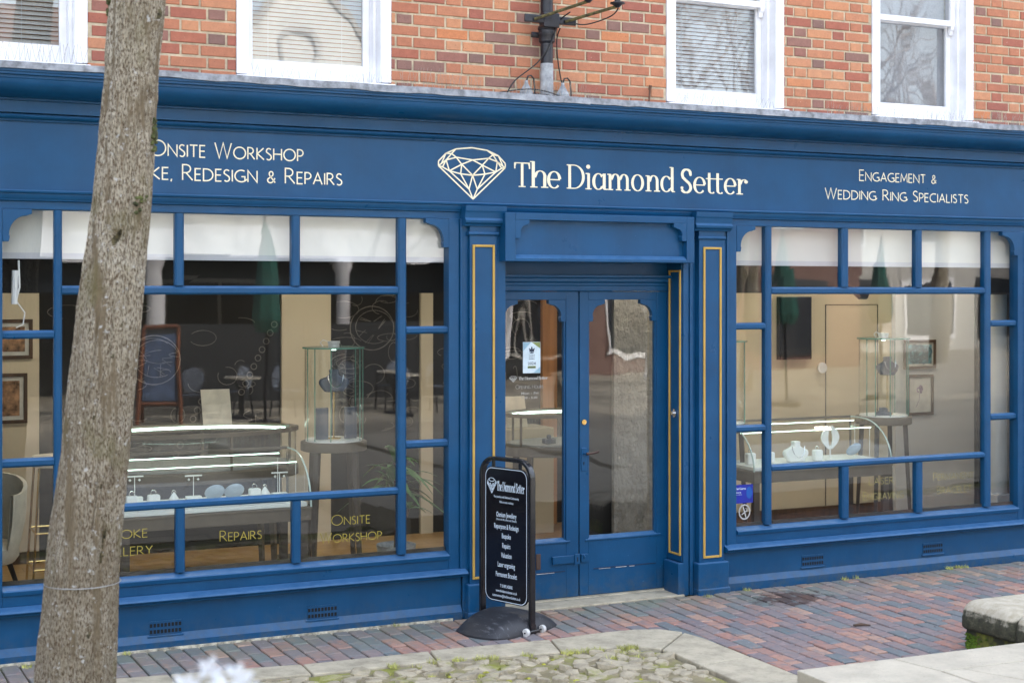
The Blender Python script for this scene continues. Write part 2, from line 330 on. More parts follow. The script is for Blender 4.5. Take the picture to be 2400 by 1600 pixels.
# ------------------------------------------------------------------ lettering
def arc(cx, cy, rx, ry, a0, a1, n=14):
    return [(cx + rx * math.cos(R(a0 + (a1 - a0) * i / n)), cy + ry * math.sin(R(a0 + (a1 - a0) * i / n))) for i in range(n + 1)]
G = {  # monoline small-caps humanist capitals: (width, strokes)
 'A': (.72, [[(0, 0), (.36, 1), (.72, 0)], [(.13, .34), (.59, .34)]]),
 'B': (.50, [[(0, 0), (0, 1), (.2, 1)] + arc(.2, .75, .24, .25, 90, -90) + [(0, .5)], [(.2, .5)] + arc(.22, .25, .27, .25, 90, -90) + [(0, 0)]]),
 'C': (.74, [arc(.5, .5, .5, .5, 62, 298, 20)]),
 'D': (.74, [[(0, 0), (0, 1), (.22, 1)] + arc(.22, .5, .5, .5, 90, -90, 18) + [(0, 0)]]),
 'E': (.44, [[(.44, 1), (0, 1), (0, 0), (.44, 0)], [(0, .52), (.4, .52)]]),
 'G': (.82, [arc(.5, .5, .5, .5, 60, 330, 22), [(.78, .06), (.78, .45), (.5, .45)]]),
 'H': (.68, [[(0, 0), (0, 1)], [(.68, 0), (.68, 1)], [(0, .52), (.68, .52)]]),
 'I': (.02, [[(.01, 0), (.01, 1)]]),
 'J': (.22, [[(.2, 1), (.2, 0)] + arc(.02, 0, .18, .22, 0, -80, 6)]),
 'K': (.60, [[(0, 0), (0, 1)], [(.56, 1), (.03, .5), (.6, 0)]]),
 'L': (.42, [[(0, 1), (0, 0), (.42, 0)]]),
 'M': (.84, [[(0, 0), (.07, 1), (.42, .2), (.77, 1), (.84, 0)]]),
 'N': (.72, [[(0, 0), (0, 1), (.72, 0), (.72, 1)]]),
 'O': (1.0, [arc(.5, .5, .5, .5, 0, 360, 30)]),
 'P': (.48, [[(0, 0), (0, 1), (.2, 1)] + arc(.2, .72, .28, .28, 90, -90) + [(0, .44)]]),
 'R': (.58, [[(0, 0), (0, 1), (.2, 1)] + arc(.2, .74, .26, .26, 90, -90) + [(0, .48)], [(.2, .48), (.58, 0)]]),
 'S': (.44, [[(.40, .90)] + arc(.22, .755, .21, .235, 50, 200, 10) + [(.12, .60), (.33, .45)] + arc(.21, .245, .22, .245, 35, -140, 12)]),
 'T': (.62, [[(0, 1), (.62, 1)], [(.31, 1), (.31, 0)]]),
 'U': (.66, [[(0, 1), (0, .33)] + arc(.33, .33, .33, .33, 180, 360, 14) + [(.66, 1)]]),
 'V': (.66, [[(0, 1), (.33, 0), (.66, 1)]]),
 'W': (1.06, [[(0, 1), (.28, 0), (.53, 1), (.78, 0), (1.06, 1)]]),
 'Y': (.6, [[(0, 1), (.3, .48), (.6, 1)], [(.3, .48), (.3, 0)]]),
 '&': (.62, [[(.62, .02), (.2, .6)] + arc(.3, .78, .15, .2, 200, -20, 12) + [(.4, .62), (.1, .38)] + arc(.24, .22, .22, .22, 140, 300, 10) + [(.5, .18), (.6, .42)]]),
 ',': (.06, [[(.05, .06), (0, -.16)]]),
}
def ribbon(mb, pts, x0, z0, sx, sz, y, thin, thick, power=1.2, asx=1):
    """pen stroke in the x-z plane facing -y; width follows stroke direction"""
    P = [Vector((x0 + p[0] * sx, z0 + p[1] * sz)) for p in pts]; n = len(P)
    closed = (P[0] - P[-1]).length < 1e-5
    L = []; Rr = []
    for i in range(n):
        if closed: a, b = P[(i - 1) % (n - 1)], P[(i + 1) % (n - 1)]
        else: a, b = P[max(i - 1, 0)], P[min(i + 1, n - 1)]
        d1 = (P[i] - a); d2 = (b - P[i])
        if d1.length < 1e-9: d1 = d2
        if d2.length < 1e-9: d2 = d1
        d1.normalize(); d2.normalize(); t = d1 + d2
        if t.length < .05: t = d1.copy()
        t.normalize(); nn = Vector((-t.y, t.x)); k = 1 / max(.45, abs(nn.dot(Vector((-d1.y, d1.x)))))
        w = thin + (thick - thin) * abs(t.y) ** power
        L.append(P[i] + nn * w / 2 * k); Rr.append(P[i] - nn * w / 2 * k)
    vs = [(p.x, y, p.y) for p in L] + [(p.x, y, p.y) for p in Rr]
    mb.add(vs, [(i, i + 1, i + 1 + n, i + n) for i in range(n - 1)])
def capw(text, big, small, sp):
    w = 0
    for ch in words(text):
        c, s = ch
        if c == ' ': w += .42 * s; continue
        w += G[c][0] * s + sp * s
    return w - sp * small
def words(text):
    out = []; start = True
    for c in text:
        if c == ' ': out.append((' ', 1)); start = True; continue
        out.append((c, 'B' if start else 's')); 
        if c != ',': start = False
    return out
def small_caps(name, text, x0, x1, z, big, small, y, m, parent, wt=.10, z1=None):
    """small-caps line spanning x0..x1 with baseline z"""
    seq = []
    for c, k in words(text):
        if c == ' ': seq.append((c, small, .42 * small))
        else:
            s = big if (k == 'B' and c != '&') else small
            seq.append((c, s, G[c][0] * s))
    nat = sum(w for _, _, w in seq); gaps = max(1, len(seq) - 1); sp = .2 * small
    f = (x1 - x0) / (nat + gaps * sp)
    mb = MB(); x = x0; j = 0; o = None
    for c, s, w in seq:
        if c == ' ': o = mb.build(name, m, parent); mb = MB()
        else:
            for st in G[c][1]:
                ribbon(mb, st, x, z, s * f, s, y - .0002 * (j % 7), wt * small * .95, wt * small); j += 1
        x += (w + sp) * f
    return mb.build(name, m, parent)
def S(*a): return list(a)
SG = { # display serif: width, [(pts, kind)], kind: p = pen, t = thin, k = thick constant, d = dot(r)
 'T': (.70, [([(.35, .03), (.35, .96)], 'k'), ([(.02, .97), (.68, .97)], 't'), ([(.03, .97), (.035, .74)], 'm'), ([(.66, .97), (.665, .74)], 'm'), ([(.08, .97), (.045, .85)], 't'), ([(.61, .97), (.65, .85)], 't'), ([(.2, .02), (.5, .02)], 't')]),
 'h': (.62, [([(.12, .03), (.12, 1.06)], 'k'), ([(0, 1.04), (.13, 1.045)], 't'), ([(.17, .42)] + arc(.37, .44, .17, .24, 160, 10, 10) + [(.53, .3), (.53, .03)], 'p'), ([(.01, .02), (.27, .02)], 't'), ([(.4, .02), (.66, .02)], 't')]),
 'e': (.52, [(arc(.27, .34, .21, .335, 5, 318, 26), 'p'), ([(.07, .345), (.49, .345)], 't')]),
 'D': (.76, [([(.13, .03), (.13, .96)], 'k'), ([(.01, .97), (.33, .97)] , 't'), ([(.01, .02), (.33, .02)], 't'), (arc(.30, .495, .38, .475, 90, -90, 22), 'p')]),
 'i': (.27, [([(.14, .03), (.14, .66)], 'k'), ([(.01, .645), (.15, .65)], 't'), ([(0, .02), (.27, .02)], 't'), ([(.12, .93), .085], 'd')]),
 'a': (.56, [(arc(.25, .335, .18, .325, 40, 320, 24), 'p'), ([(.47, .03), (.47, .67)], 'k'), ([(.36, .52), (.42, .64)], 't'), ([(.38, .1), (.44, .2)], 't'), ([(.45, .02), (.58, .02)], 't')]),
 'm': (.98, [([(.13, .03), (.13, .66)], 'k'), ([(.02, .645), (.14, .65)], 't'), ([(.18, .44)] + arc(.35, .44, .14, .225, 160, 10, 10) + [(.49, .3), (.49, .03)], 'p'), ([(.54, .44)] + arc(.71, .44, .14, .225, 160, 10, 10) + [(.85, .3), (.85, .03)], 'p'), ([(.01, .02), (.26, .02)], 't'), ([(.37, .02), (.61, .02)], 't'), ([(.73, .02), (.98, .02)], 't')]),
 'o': (.58, [(arc(.28, .34, .215, .335, 0, 360, 30), 'p')]),
 'n': (.60, [([(.13, .03), (.13, .66)], 'k'), ([(.01, .645), (.14, .65)], 't'), ([(.18, .42)] + arc(.35, .44, .15, .225, 160, 10, 10) + [(.5, .3), (.5, .03)], 'p'), ([(.01, .02), (.26, .02)], 't'), ([(.37, .02), (.62, .02)], 't')]),
 'd': (.62, [(arc(.26, .335, .19, .325, 40, 320, 24), 'p'), ([(.50, .03), (.50, 1.05)], 'k'), ([(.39, 1.04), (.51, 1.045)], 't'), ([(.38, .52), (.46, .62)], 't'), ([(.40, .1), (.46, .2)], 't'), ([(.49, .02), (.62, .02)], 't')]),
 'S': (.56, [([(.44, .78)] + arc(.27, .78, .18, .205, 30, 190, 12) + [(.12, .64), (.24, .52), (.38, .40), (.44, .29)] + arc(.25, .22, .2, .215, 0, -155, 12), 'q'), ([(.44, .76), .05], 'd'), ([(.08, .2), .06], 'd')]),
 't': (.36, [([(.14, .88), (.14, .3)] , 'k'), ([(.14, .32)] + arc(.26, .15, .115, .14, 180, 320, 10), 'p'), ([(0, .63), (.36, .63)], 't')]),
 'r': (.46, [([(.12, .03), (.12, .66)], 'k'), ([(.01, .645), (.13, .65)], 't'), ([(.16, .45)] + arc(.33, .46, .15, .18, 160, 60, 6), 'p'), ([(.4, .55), .075], 'd'), ([(0, .02), (.27, .02)], 't')]),
}
def serif_word(name, places, z, cap, y, m, parent, thick=.112, thin=.047):
    mb = MB(); j = 0
    for c, xa, xb in places:
        w, sts = SG[c]; sx = (xb - xa) / w
        for pts, k in sts:
            yy = y - .0002 * (j % 6); j += 1
            if k == 'd':
                (cx, cy), r = pts; n = 16
                vs = [(xa + (cx) * sx + r * sx * 1.05 * math.cos(2 * math.pi * i / n), yy, z + (cy) * cap + r * cap * math.sin(2 * math.pi * i / n)) for i in range(n)]
                mb.add(vs, [tuple(range(n))]); continue
            tk = thick * sx; tn = thin * cap
            if k == 't': ribbon(mb, pts, xa, z, sx, cap, yy, tn, tn)
            elif k == 'm': ribbon(mb, pts, xa, z, sx, cap, yy, tn * 1.3, tn * 1.3)
            elif k == 'k': ribbon(mb, pts, xa, z, sx, cap, yy, tk, tk)
            elif k == 'q': ribbon(mb, pts, xa, z, sx, cap, yy, tn * 1.2, tk * 1.05, .6)
            else: ribbon(mb, pts, xa, z, sx, cap, yy, tn * .9, tk * 1.02, 2.2)
    return mb.build(name, m, parent)
TITLE = [('T', 4.163, 4.286), ('h', 4.283, 4.414), ('e', 4.412, 4.519), ('D', 4.562, 4.709), ('i', 4.709, 4.759), ('a', 4.760, 4.876), ('m', 4.879, 5.068), ('o', 5.071, 5.183), ('n', 5.188, 5.305), ('d', 5.308, 5.433), ('S', 5.475, 5.585), ('e', 5.584, 5.690), ('t', 5.692, 5.764), ('t', 5.764, 5.836), ('e', 5.845, 5.952), ('r', 5.955, 6.050)]
TMAP = [(c, (a - 4.163) / 1.887, (b - 4.163) / 1.887) for c, a, b in TITLE]
def title(name, x0, x1, z, cap, y, m, parent, thick=.112):
    return serif_word(name, [(c, x0 + a * (x1 - x0), x0 + b * (x1 - x0)) for c, a, b in TMAP], z, cap, y, m, parent, thick)
DP = [(3.612, 3.036), (3.612, 3.006), (3.665, 3.089), (3.737, 3.121), (3.853, 3.134), (3.964, 3.121), (4.047, 3.088), (4.098, 3.038), (4.098, 3.010), (3.861, 2.793), (3.706, 3.089), (3.74, 3.066), (3.858, 3.053), (3.975, 3.068), (4.007, 3.093), (3.667, 3.046), (3.779, 3.021), (3.929, 3.021), (4.039, 3.048), (3.69, 2.975), (3.771, 2.958), (3.858, 2.951), (3.948, 2.962), (4.028, 2.979), (3.832, 2.859), (3.892, 2.86), (3.633, 3.021), (4.082, 3.018), (3.641, 2.999), (4.071, 3.005)]
DE = [(0, 2), (2, 3), (3, 4), (4, 5), (5, 6), (6, 7), (7, 8), (8, 9), (9, 1), (1, 0), (3, 10), (10, 11), (11, 12), (12, 13), (13, 14), (14, 5), (2, 10), (6, 14), (10, 15), (15, 11), (11, 16), (16, 12), (12, 17), (17, 13), (13, 18), (14, 18), (15, 26), (2, 26), (6, 27), (18, 27), (15, 19), (16, 19), (16, 20), (16, 21), (21, 17), (17, 22), (17, 23), (18, 23), (15, 28), (18, 29), (1, 28), (28, 19), (19, 20), (20, 21), (21, 22), (22, 23), (23, 29), (29, 8), (19, 24), (20, 24), (24, 21), (21, 25), (25, 22), (25, 23), (24, 9), (25, 9), (26, 1), (27, 8)]
def diamond(name, cx, cz, w, h, lw, y, m, parent, edges=None):
    mb = MB()
    for j, (a, b) in enumerate(edges or DE):
        p, q = [((DP[i][0] - 3.855) / .486 * w + cx, (DP[i][1] - 2.9635) / .341 * h + cz) for i in (a, b)]
        ribbon(mb, [p, q], 0, 0, 1, 1, y - .0002 * (j % 5), lw, lw)
    return mb.build(name, m, parent)
FONT_CACHE = {}
def text_mesh(name, body, x0, x1, z, height, y, m, parent, align='w'):
    """built-in font line stretched to span x0..x1, caps height 'height', facing -y"""
    cu = bpy.data.curves.new('t', 'FONT'); cu.body = body; cu.size = 1; cu.resolution_u = 2; cu.offset = .012 if height > .012 else .02
    o = bpy.data.objects.new('t', cu); col.objects.link(o); bpy.context.view_layer.update()
    dg = bpy.context.evaluated_depsgraph_get(); me = bpy.data.meshes.new_from_object(o.evaluated_get(dg))
    bpy.data.objects.remove(o)
    xs = [v.co.x for v in me.vertices]; a, b = min(xs), max(xs)
    for v in me.vertices:
        v.co = Vector((x0 + (v.co.x - a) / (b - a) * (x1 - x0), y, z + v.co.y / .72 * height))
    me.materials.clear(); me.materials.append(m); me.name = name
    ob = bpy.data.objects.new(name, me); col.objects.link(ob); ob.parent = parent; return ob

# ================================================================== GROUND
gb = MB(); gb.box(-60, 90, -70, .3, -.5, -.012); ground = struct(gb.build('ground', JOINT))
# clay paver strip in front of the shop: every brick laid long side towards the shop
pv = MB()
x = -.6; kcol = 0
while x < 12.5:
    w = .103; y = -.045 if not (4.05 < x < 5.5) else -.04
    first = kcol % 2
    while y > -3.6:
        l = .1 if first else .205
        drift = .10 * math.sin((x - 4) * .55) * (y + .3) * .35   # the courses bow slightly
        j = [random.uniform(-.0025, .0025) for _ in range(6)]
        cx = x + w / 2 + drift; ya, yb = y - l + .004 + j[0], y - .004 + j[1]
        xa, xb = cx - w / 2 + .0045 + j[2], cx + w / 2 - .0045 + j[3]
        inkerb = (cx < 4.9 and y < -.92 and cx > -9) or (y < -3.15)
        if not inkerb or y > -1.2:
            t = random.random(); z = random.uniform(-.0025, .0025) + .006; c = .005
            sk = .35 * .10 * math.sin((x - 4) * .55) * l
            vs = [(xa - sk, ya, -.02), (xb - sk, ya, -.02), (xb, yb, -.02), (xa, yb, -.02), (xa - sk, ya, z - c), (xb - sk, ya, z - c), (xb, yb, z - c), (xa, yb, z - c),
                  (xa - sk + c, ya + c, z), (xb - sk - c, ya + c, z + j[4]), (xb - c, yb - c, z + j[5]), (xa + c, yb - c, z)]
            pv.add(vs, [(0, 1, 5, 4), (1, 2, 6, 5), (2, 3, 7, 6), (3, 0, 4, 7), (4, 5, 9, 8), (5, 6, 10, 9), (6, 7, 11, 10), (7, 4, 8, 11), (8, 9, 10, 11)], max(.001, t))
        y -= .105 if first else .21
        first = 0
    x += w + .002; kcol += 1
struct(pv.build('pavement', PAVER))
# kerb of sandstone blocks curving round the cobbles
far = [(-2, -.42), (1.0, -.60), (1.7, -.70), (2.44, -.80), (3.22, -.82), (4.0, -.88), (4.34, -.85), (4.60, -.865), (4.76, -.93), (4.85, -1.06), (4.884, -1.25), (4.884, -1.75), (4.884, -2.35), (4.884, -3.3)]
near = [(-2, -.66), (1.0, -.86), (1.7, -.95), (2.43, -1.03), (3.18, -1.05), (3.92, -1.19), (4.2, -1.21), (4.36, -1.25), (4.45, -1.31), (4.50, -1.38), (4.52, -1.5), (4.51, -1.8), (4.50, -2.35), (4.49, -3.3)]
kb = MB()
for grp in [(0, 1), (1, 2), (2, 3), (3, 4), (4, 5), (5, 9), (9, 11), (11, 12), (12, 13)]:
    a, b = grp; ids = range(a, b + 1)
    F = [far[i] for i in ids]; Nn = [near[i] for i in ids]
    def sh(p, q, d=.006):
        v = Vector(q) - Vector(p); v.normalize(); return (p[0] + v.x * d, p[1] + v.y * d)
    F[0] = sh(F[0], F[1]); F[-1] = sh(F[-1], F[-2]); Nn[0] = sh(Nn[0], Nn[1]); Nn[-1] = sh(Nn[-1], Nn[-2])
    kb.prism(F + Nn[::-1], 'z', -.05, .028 + random.uniform(-.002, .003))
struct(kb.build('kerb', KERBM, bevel=.008))
# cobbles inside the kerb
def inside_cob(x, y):
    for i in range(len(near) - 1):
        (xa, ya), (xb, yb) = near[i], near[i + 1]
        if xb > xa and xa <= x <= xb: 
            if y > ya + (yb - ya) * (x - xa) / (xb - xa) - .03: return False
    return x < 4.46
bed = MB(); bed.prism([(-2, -.7), (1.0, -.87), (1.7, -.96), (2.43, -1.04), (3.18, -1.06), (3.92, -1.2), (4.3, -1.25), (4.48, -1.4), (4.48, -3.3), (-2, -3.3)], 'z', -.04, .013)
cobj = struct(bed.build('cobbled_ground', stone_mat('gritty_cobble_bed', (.25, .21, .12), .5, 6)))
cb = MB()
gx = -1.9
row = 0
while gx < 4.5:
    gy = -.7 + (row % 2) * -.05
    while gy > -3.2:
        px, py = gx + random.uniform(-.035, .035), gy + random.uniform(-.03, .03)
        if inside_cob(px, py) and random.random() > .05:
            n = random.randint(5, 7); rx, ry = random.uniform(.036, .078), random.uniform(.03, .058); a0 = random.uniform(0, 6.28); hz = random.uniform(.006, .024); tilt = (random.uniform(-.22, .22), random.uniform(-.22, .22))
            rings = []
            for rr, zz in ((1, -.02), (1.0, hz * .75), (.90, hz * 1.0), (.5, hz * 1.05)):
                rings.append([(px + rx * rr * math.cos(a0 + 6.283 * k / n) * random.uniform(.88, 1.08), py + ry * rr * math.sin(a0 + 6.283 * k / n) * random.uniform(.88, 1.08), zz + .004 + (tilt[0] * math.cos(a0 + 6.283 * k / n) * rx + tilt[1] * math.sin(a0 + 6.283 * k / n) * ry) * rr + .007) for k in range(n)])
            vs = sum(rings, []) ; fs = []
            for q in range(3):
                for k in range(n): fs.append((q * n + k, q * n + (k + 1) % n, (q + 1) * n + (k + 1) % n, (q + 1) * n + k))
            fs.append(tuple(range(3 * n, 4 * n))); cb.add(vs, fs)
        gy -= .098
    gx += .118; row += 1
for _ in range(1500):
    px, py = random.uniform(-1.9, 4.45), random.uniform(-3.1, -.9)
    if not inside_cob(px, py): continue
    n = random.randint(4, 6); rx = random.uniform(.012, .032); a0 = random.uniform(0, 6.28); hz = random.uniform(.004, .017)
    ring = [[(px + rx * q_ * math.cos(a0 + 6.283 * k / n), py + rx * .8 * q_ * math.sin(a0 + 6.283 * k / n), zz) for k in range(n)] for q_, zz in ((1, -.01), (1, hz * .7 + .008), (.6, hz + .013))]
    cb.add(sum(ring, []), [(q * n + k, q * n + (k + 1) % n, (q + 1) * n + (k + 1) % n, (q + 1) * n + k) for q in range(2) for k in range(n)] + [tuple(range(2 * n, 3 * n))])
struct(cb.build('cobbled_paving', COBM, smooth=True))
# grass tufts and moss between cobbles / at wall foot
gt = MB()
def tuft(cx, cy, n, r, h, z=.01):
    for _ in range(n):
        a = random.uniform(0, 6.28); d = r * math.sqrt(random.random()); x0, y0 = cx + d * math.cos(a), cy + d * math.sin(a)
        b = random.uniform(0, 6.28); w = .0022; hh = h * random.uniform(.5, 1.1); lean = hh * random.uniform(.2, .8); c = random.uniform(0, 6.28)
        gt.add([(x0 - w * math.cos(b), y0 - w * math.sin(b), z), (x0 + w * math.cos(b), y0 + w * math.sin(b), z), (x0 + lean * math.cos(c), y0 + lean * math.sin(c), z + hh)], [(0, 1, 2)])
for _ in range(75):
    X = random.uniform(.8, 4.44); Y = random.uniform(-2.8, -.98)
    if inside_cob(X, Y): tuft(X, Y, random.randint(20, 60), random.uniform(.02, .05), .024, .014)
for X in [2.9, 3.15, 3.3, 3.42, 3.5, 3.7, 3.95, 4.0, 4.08, 4.15, 4.3, 4.36]:
    for i in range(len(near) - 1):
        (xa, ya), (xb, yb) = near[i], near[i + 1]
        if xa <= X <= xb: tuft(X, ya + (yb - ya) * (X - xa) / (xb - xa) - .02, 70, .04, .03, .02)
for X, Y, n in [(1.08, -.10, 90), (1.0, -.13, 40), (1.58, -.06, 30), (3.3, -.05, 20), (6.0, -.07, 35), (6.9, -.05, 40), (7.9, -.06, 60), (8.0, -.05, 70), (8.05, -.07, 30), (7.0, -.05, 22), (5.62, -.14, 30)]:
    tuft(X, Y, n, .03, .025, .008)
stuff(gt.build('grass_tufts', GRASSM))
ms = MB()
for _ in range(120):
    X = random.uniform(.9, 4.44); Y = random.uniform(-2.8, -1.0)
    if inside_cob(X, Y):
        r = random.uniform(.012, .04); ms.lathe([(r, -.004), (r * .8, .008), (r * .35, .013), (0, .015)], (X, Y, .008), 7, 1, random.uniform(.5, 1))
stuff(ms.build('moss_patches', simple('olive_moss', (.34, .33, .05), 1, var=.5, scale=30, bs=.8, bscale=120), smooth=True))
# mortar fillet at the wall foot
mf = MB()
xx = -.3
pts = []
while xx < 3.72:
    pts.append((xx, -.034 - random.uniform(0, .014))); xx += .05
mf.prism([(-.3, .0)] + pts + [(3.72, 0)], 'z', -.01, .016)
fillet = (mf.build('mortar_fillet', simple('pale_old_mortar', (.50, .46, .36), .95, var=.5, scale=25, bs=.8, bscale=70)))
# doorway threshold
th = MB(); th.box(4.1, 5.5, -.03, .17, -.02, .014); th.box(4.1, 5.5, .172, .27, -.02, .02)
threshold = th.build('doorway_threshold', KERBM, bevel=.006)
# raised pale slabs right foreground
sl = MB()
def sslab(pts): sl.prism(pts, 'z', -.02, .22)
sslab([(4.505, -2.725), (5.105, -2.745), (5.165, -3.06), (5.17, -4.6), (4.45, -4.6)])
sslab([(5.113, -2.745), (9.6, -2.86), (9.6, -3.22), (5.42, -3.06), (5.173, -3.05)])
sslab([(5.178, -3.058), (5.30, -3.062), (5.44, -3.40), (5.52, -4.6), (5.178, -4.6)])
sslab([(5.308, -3.064), (9.6, -3.228), (9.6, -4.6), (5.53, -4.6), (5.45, -3.40)])
for X in (4.45, 6.2, 8.0): 
    for Y in (-4.607, -6.4, -8.2): sslab([(X + .004, Y), (X + 1.6, Y), (X + 1.6, Y - 1.78), (X + .004, Y - 1.78)])
struct(sl.build('upper_paving', SLABM, bevel=.006))
# opposite flagged square (seen mirrored in the glass)
def flag_mat():
    m, nt, b = nmat('square_flagstones'); v = coords(nt)
    bt = N(nt, 'TexBrick'); bt.inputs['Scale'].default_value = 1; bt.inputs['Brick Width'].default_value = 1.5; bt.inputs['Row Height'].default_value = .8; bt.inputs['Mortar Size'].default_value = .025
    bt.inputs['Color1'].default_value = (.40, .34, .25, 1); bt.inputs['Color2'].default_value = (.17, .15, .115, 1); bt.inputs['Mortar'].default_value = (.10, .09, .07, 1); nt.links.new(v, bt.inputs['Vector'])
    c = mix(nt, .5, bt.outputs[0], ramp(nt, ntex(nt, v, .8, 6, .7), [(.3, (.2, .18, .14)), (.7, (.6, .55, .45))]))
    nt.links.new(c, b.inputs['Base Color']); b.inputs['Roughness'].default_value = .8; return m
fl = MB(); fl.box(-55, 85, -66, -3.7, -.1, -.003); struct(fl.build('square', flag_mat()))

# ================================================================== THE SHOP BUILDING
shop = tag(empty('shop_building'), 'blue painted shopfront with cream lettering under orange brick upper storey and white sash windows', 'building'); threshold.parent = shop; fillet.parent = shop
FX0, FX1 = -.6, 12.7
# --- brick upper wall, real bricks in Flemish bond
HOLES = [(-.1, 1.365), (2.262, 3.290), (5.374, 6.390), (7.205, 8.213)]
def split(x0, x1, z0, z1):
    if z1 < 3.5: return [(x0, x1)]
    segs = [(x0, x1)]
    for a, b in HOLES:
        n = []
        for p, q in segs:
            if b <= p or a >= q: n.append((p, q))
            else:
                if a - p > .012: n.append((p, a))
                if q - b > .012: n.append((b, q))
        segs = n
    return segs
bw = MB(); z = 3.33; k = 0; rr = random.Random(11)
while z < 5.4:
    x = FX0 + (0 if k % 2 else -.165); s = 0
    while x < FX1:
        L_ = .219 if s % 2 == 0 else .103
        for (a, b) in split(x, x + L_, z, z + .0605):
            a = max(a, FX0); b = min(b, FX1)
            if b - a < .015: continue
            r = rr.random()
            t = (rr.uniform(.0, .12) if r < (.26 if s % 2 else .05) else rr.uniform(.13, 1.0)) 
            if s % 2 == 0 and r > .05 and r < .17: t = rr.uniform(.12, .3)
            dy = rr.uniform(-.0025, .0025); j = [rr.uniform(-.0018, .0018) for _ in range(4)]
            y = .02 + dy; c = .003
            za, zb = z + j[0], z + .0605 + j[1]; a2, b2 = a + j[2] * .5, b + j[3] * .5
            vs = [(a2, .06, za), (b2, .06, za), (b2, .06, zb), (a2, .06, zb), (a2, y + c, za), (b2, y + c, za), (b2, y + c, zb), (a2, y + c, zb), (a2 + c, y, za + c), (b2 - c, y, za + c + j[3]), (b2 - c, y, zb - c), (a2 + c, y, zb - c)]
            bw.add(vs, [(0, 4, 5, 1), (1, 5, 6, 2), (2, 6, 7, 3), (3, 7, 4, 0), (4, 8, 9, 5), (5, 9, 10, 6), (6, 10, 11, 7), (7, 11, 8, 4), (8, 9, 10, 11)], max(.001, t))
        x += L_ + .0145; s += 1
    z += .0752; k += 1
wall = bw.build('brick_wall', BRICK, shop)
mo = MB()
xs = [FX0] + [v for h in HOLES for v in h] + [FX1]
for a, b in zip(xs[::2], xs[1::2]):
    if b > a: mo.box(a, b, .027, .35, 3.3, 5.5)
mo.box(FX0, FX1, .035, .36, 3.1, 3.45)
mo.box(FX0, FX1, .35, .6, 3.1, 5.5)
mo.build('mortar_backing', MORTAR, shop)
up = MB(); up.box(FX0, FX1, -.02, .6, 5.5, 9.5); up.build('upper_wall', BRICK, shop)
rf = MB(); rf.prism([(-.1, 9.5), (8, 9.5), (4, 12.5)], 'x', FX0 - .1, FX1 + .1); rf.build('roof', simple('slate_roof', (.07, .07, .08), .8), shop)
for nx0, nx1, nl in ((-24, FX0 - .01, 'unseen brick house adjoining the shop on its left, added to block the sun'), (FX1 + .01, 36, 'unseen brick house adjoining the shop on its right, added to block the sun')):  # unseen houses added to keep the sun from passing beside the shop
    nb = tag(empty('sun_blocking_house', ((nx0 + nx1) / 2, 0, 0)), nl, 'building'); w_ = (nx1 - nx0) / 2
    m_ = MB(); m_.box(-w_, w_, 0, 7, 0, 9.6); m_.build('wall', BRICK, nb); m_ = MB(); m_.prism([(-.2, 9.6), (7.2, 9.6), (3.5, 12.4)], 'x', -w_, w_); m_.build('roof', bpy.data.materials['slate_roof'], nb)
    for i in range(int(w_ * 2 / 2.6)):
        X = -w_ + 1.4 + i * 2.6
        if X > w_ - .8: break
        for zf in (3.7, 6.6): f = MB(); f.box(X - .5, X + .5, -.04, -.002, zf, zf + 1.6); wf = f.build('window', WHITEP, nb); f = MB(); f.box(X - .4, X + .4, -.06, -.041, zf + .1, zf + 1.5); f.build('pane', PANEL_DARK, wf)
# --- lead flashing
fb = MB(); rr = random.Random(3)
x = FX0
while x < FX1:
    L_ = min(rr.uniform(.9, 1.6), FX1 - x); z0 = 3.435 + rr.uniform(-.003, .003)
    n = 14
    for i in range(n):
        a = x + L_ * i / n; b = x + L_ * (i + 1) / n
        w = [rr.uniform(-.004, .004) for _ in range(2)]
        if i == 0: w0 = w[0]
        fb.add([(a, .03, 3.50), (b, .03, 3.50), (a, -.288, 3.476 + w0 * .4), (b, -.288, 3.476 + w[1] * .4), (a, -.292 + w0, z0 + w0), (b, -.292 + w[1], z0 + w[1]), (a, -.27, z0 + w0), (b, -.27, z0 + w[1])], [(0, 1, 3, 2), (2, 3, 5, 4), (4, 5, 7, 6)])
        w0 = w[1]
    x += L_
fb.build('lead_flashing', LEAD, shop, smooth=True)
# --- cornice, fascia, architrave: extruded profiles
def cyma(y0, z0, y1, z1, n=8, flip=False):
    out = []
    for i in range(n + 1):
        t = i / n
        if flip: out.append((y0 + (y1 - y0) * (1 - math.cos(t * math.pi / 2)), z0 + (z1 - z0) * math.sin(t * math.pi / 2)))
        else: out.append((y0 + (y1 - y0) * math.sin(t * math.pi / 2), z0 + (z1 - z0) * (1 - math.cos(t * math.pi / 2))))
    return out
prof = [(.03, 3.44), (-.28, 3.437), (-.28, 3.421), (-.272, 3.419), (-.272, 3.406), (-.255, 3.403), (-.255, 3.388)] + cyma(-.25, 3.384, -.10, 3.296, 9, True) + [(-.088, 3.293), (-.088, 3.283), (-.066, 3.281), (-.062, 3.214), (.03, 3.214)]
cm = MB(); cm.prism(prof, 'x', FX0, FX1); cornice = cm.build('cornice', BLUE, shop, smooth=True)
pb = [(.03, 3.213)] + [(-.034 - .016 * math.sin(math.pi * i / 6), 3.212 - .030 * i / 6) for i in range(7)] + [(-.02, 3.180), (-.018, 3.170), (.03, 3.168)]
cm = MB(); cm.prism(pb, 'x', FX0, FX1); cm.build('picture_moulding', BLUE, shop, smooth=True)
fm = MB(); fm.box(FX0, FX1, 0, .1, 2.75, 3.2); fascia = fm.build('fascia_board', BLUE, shop)
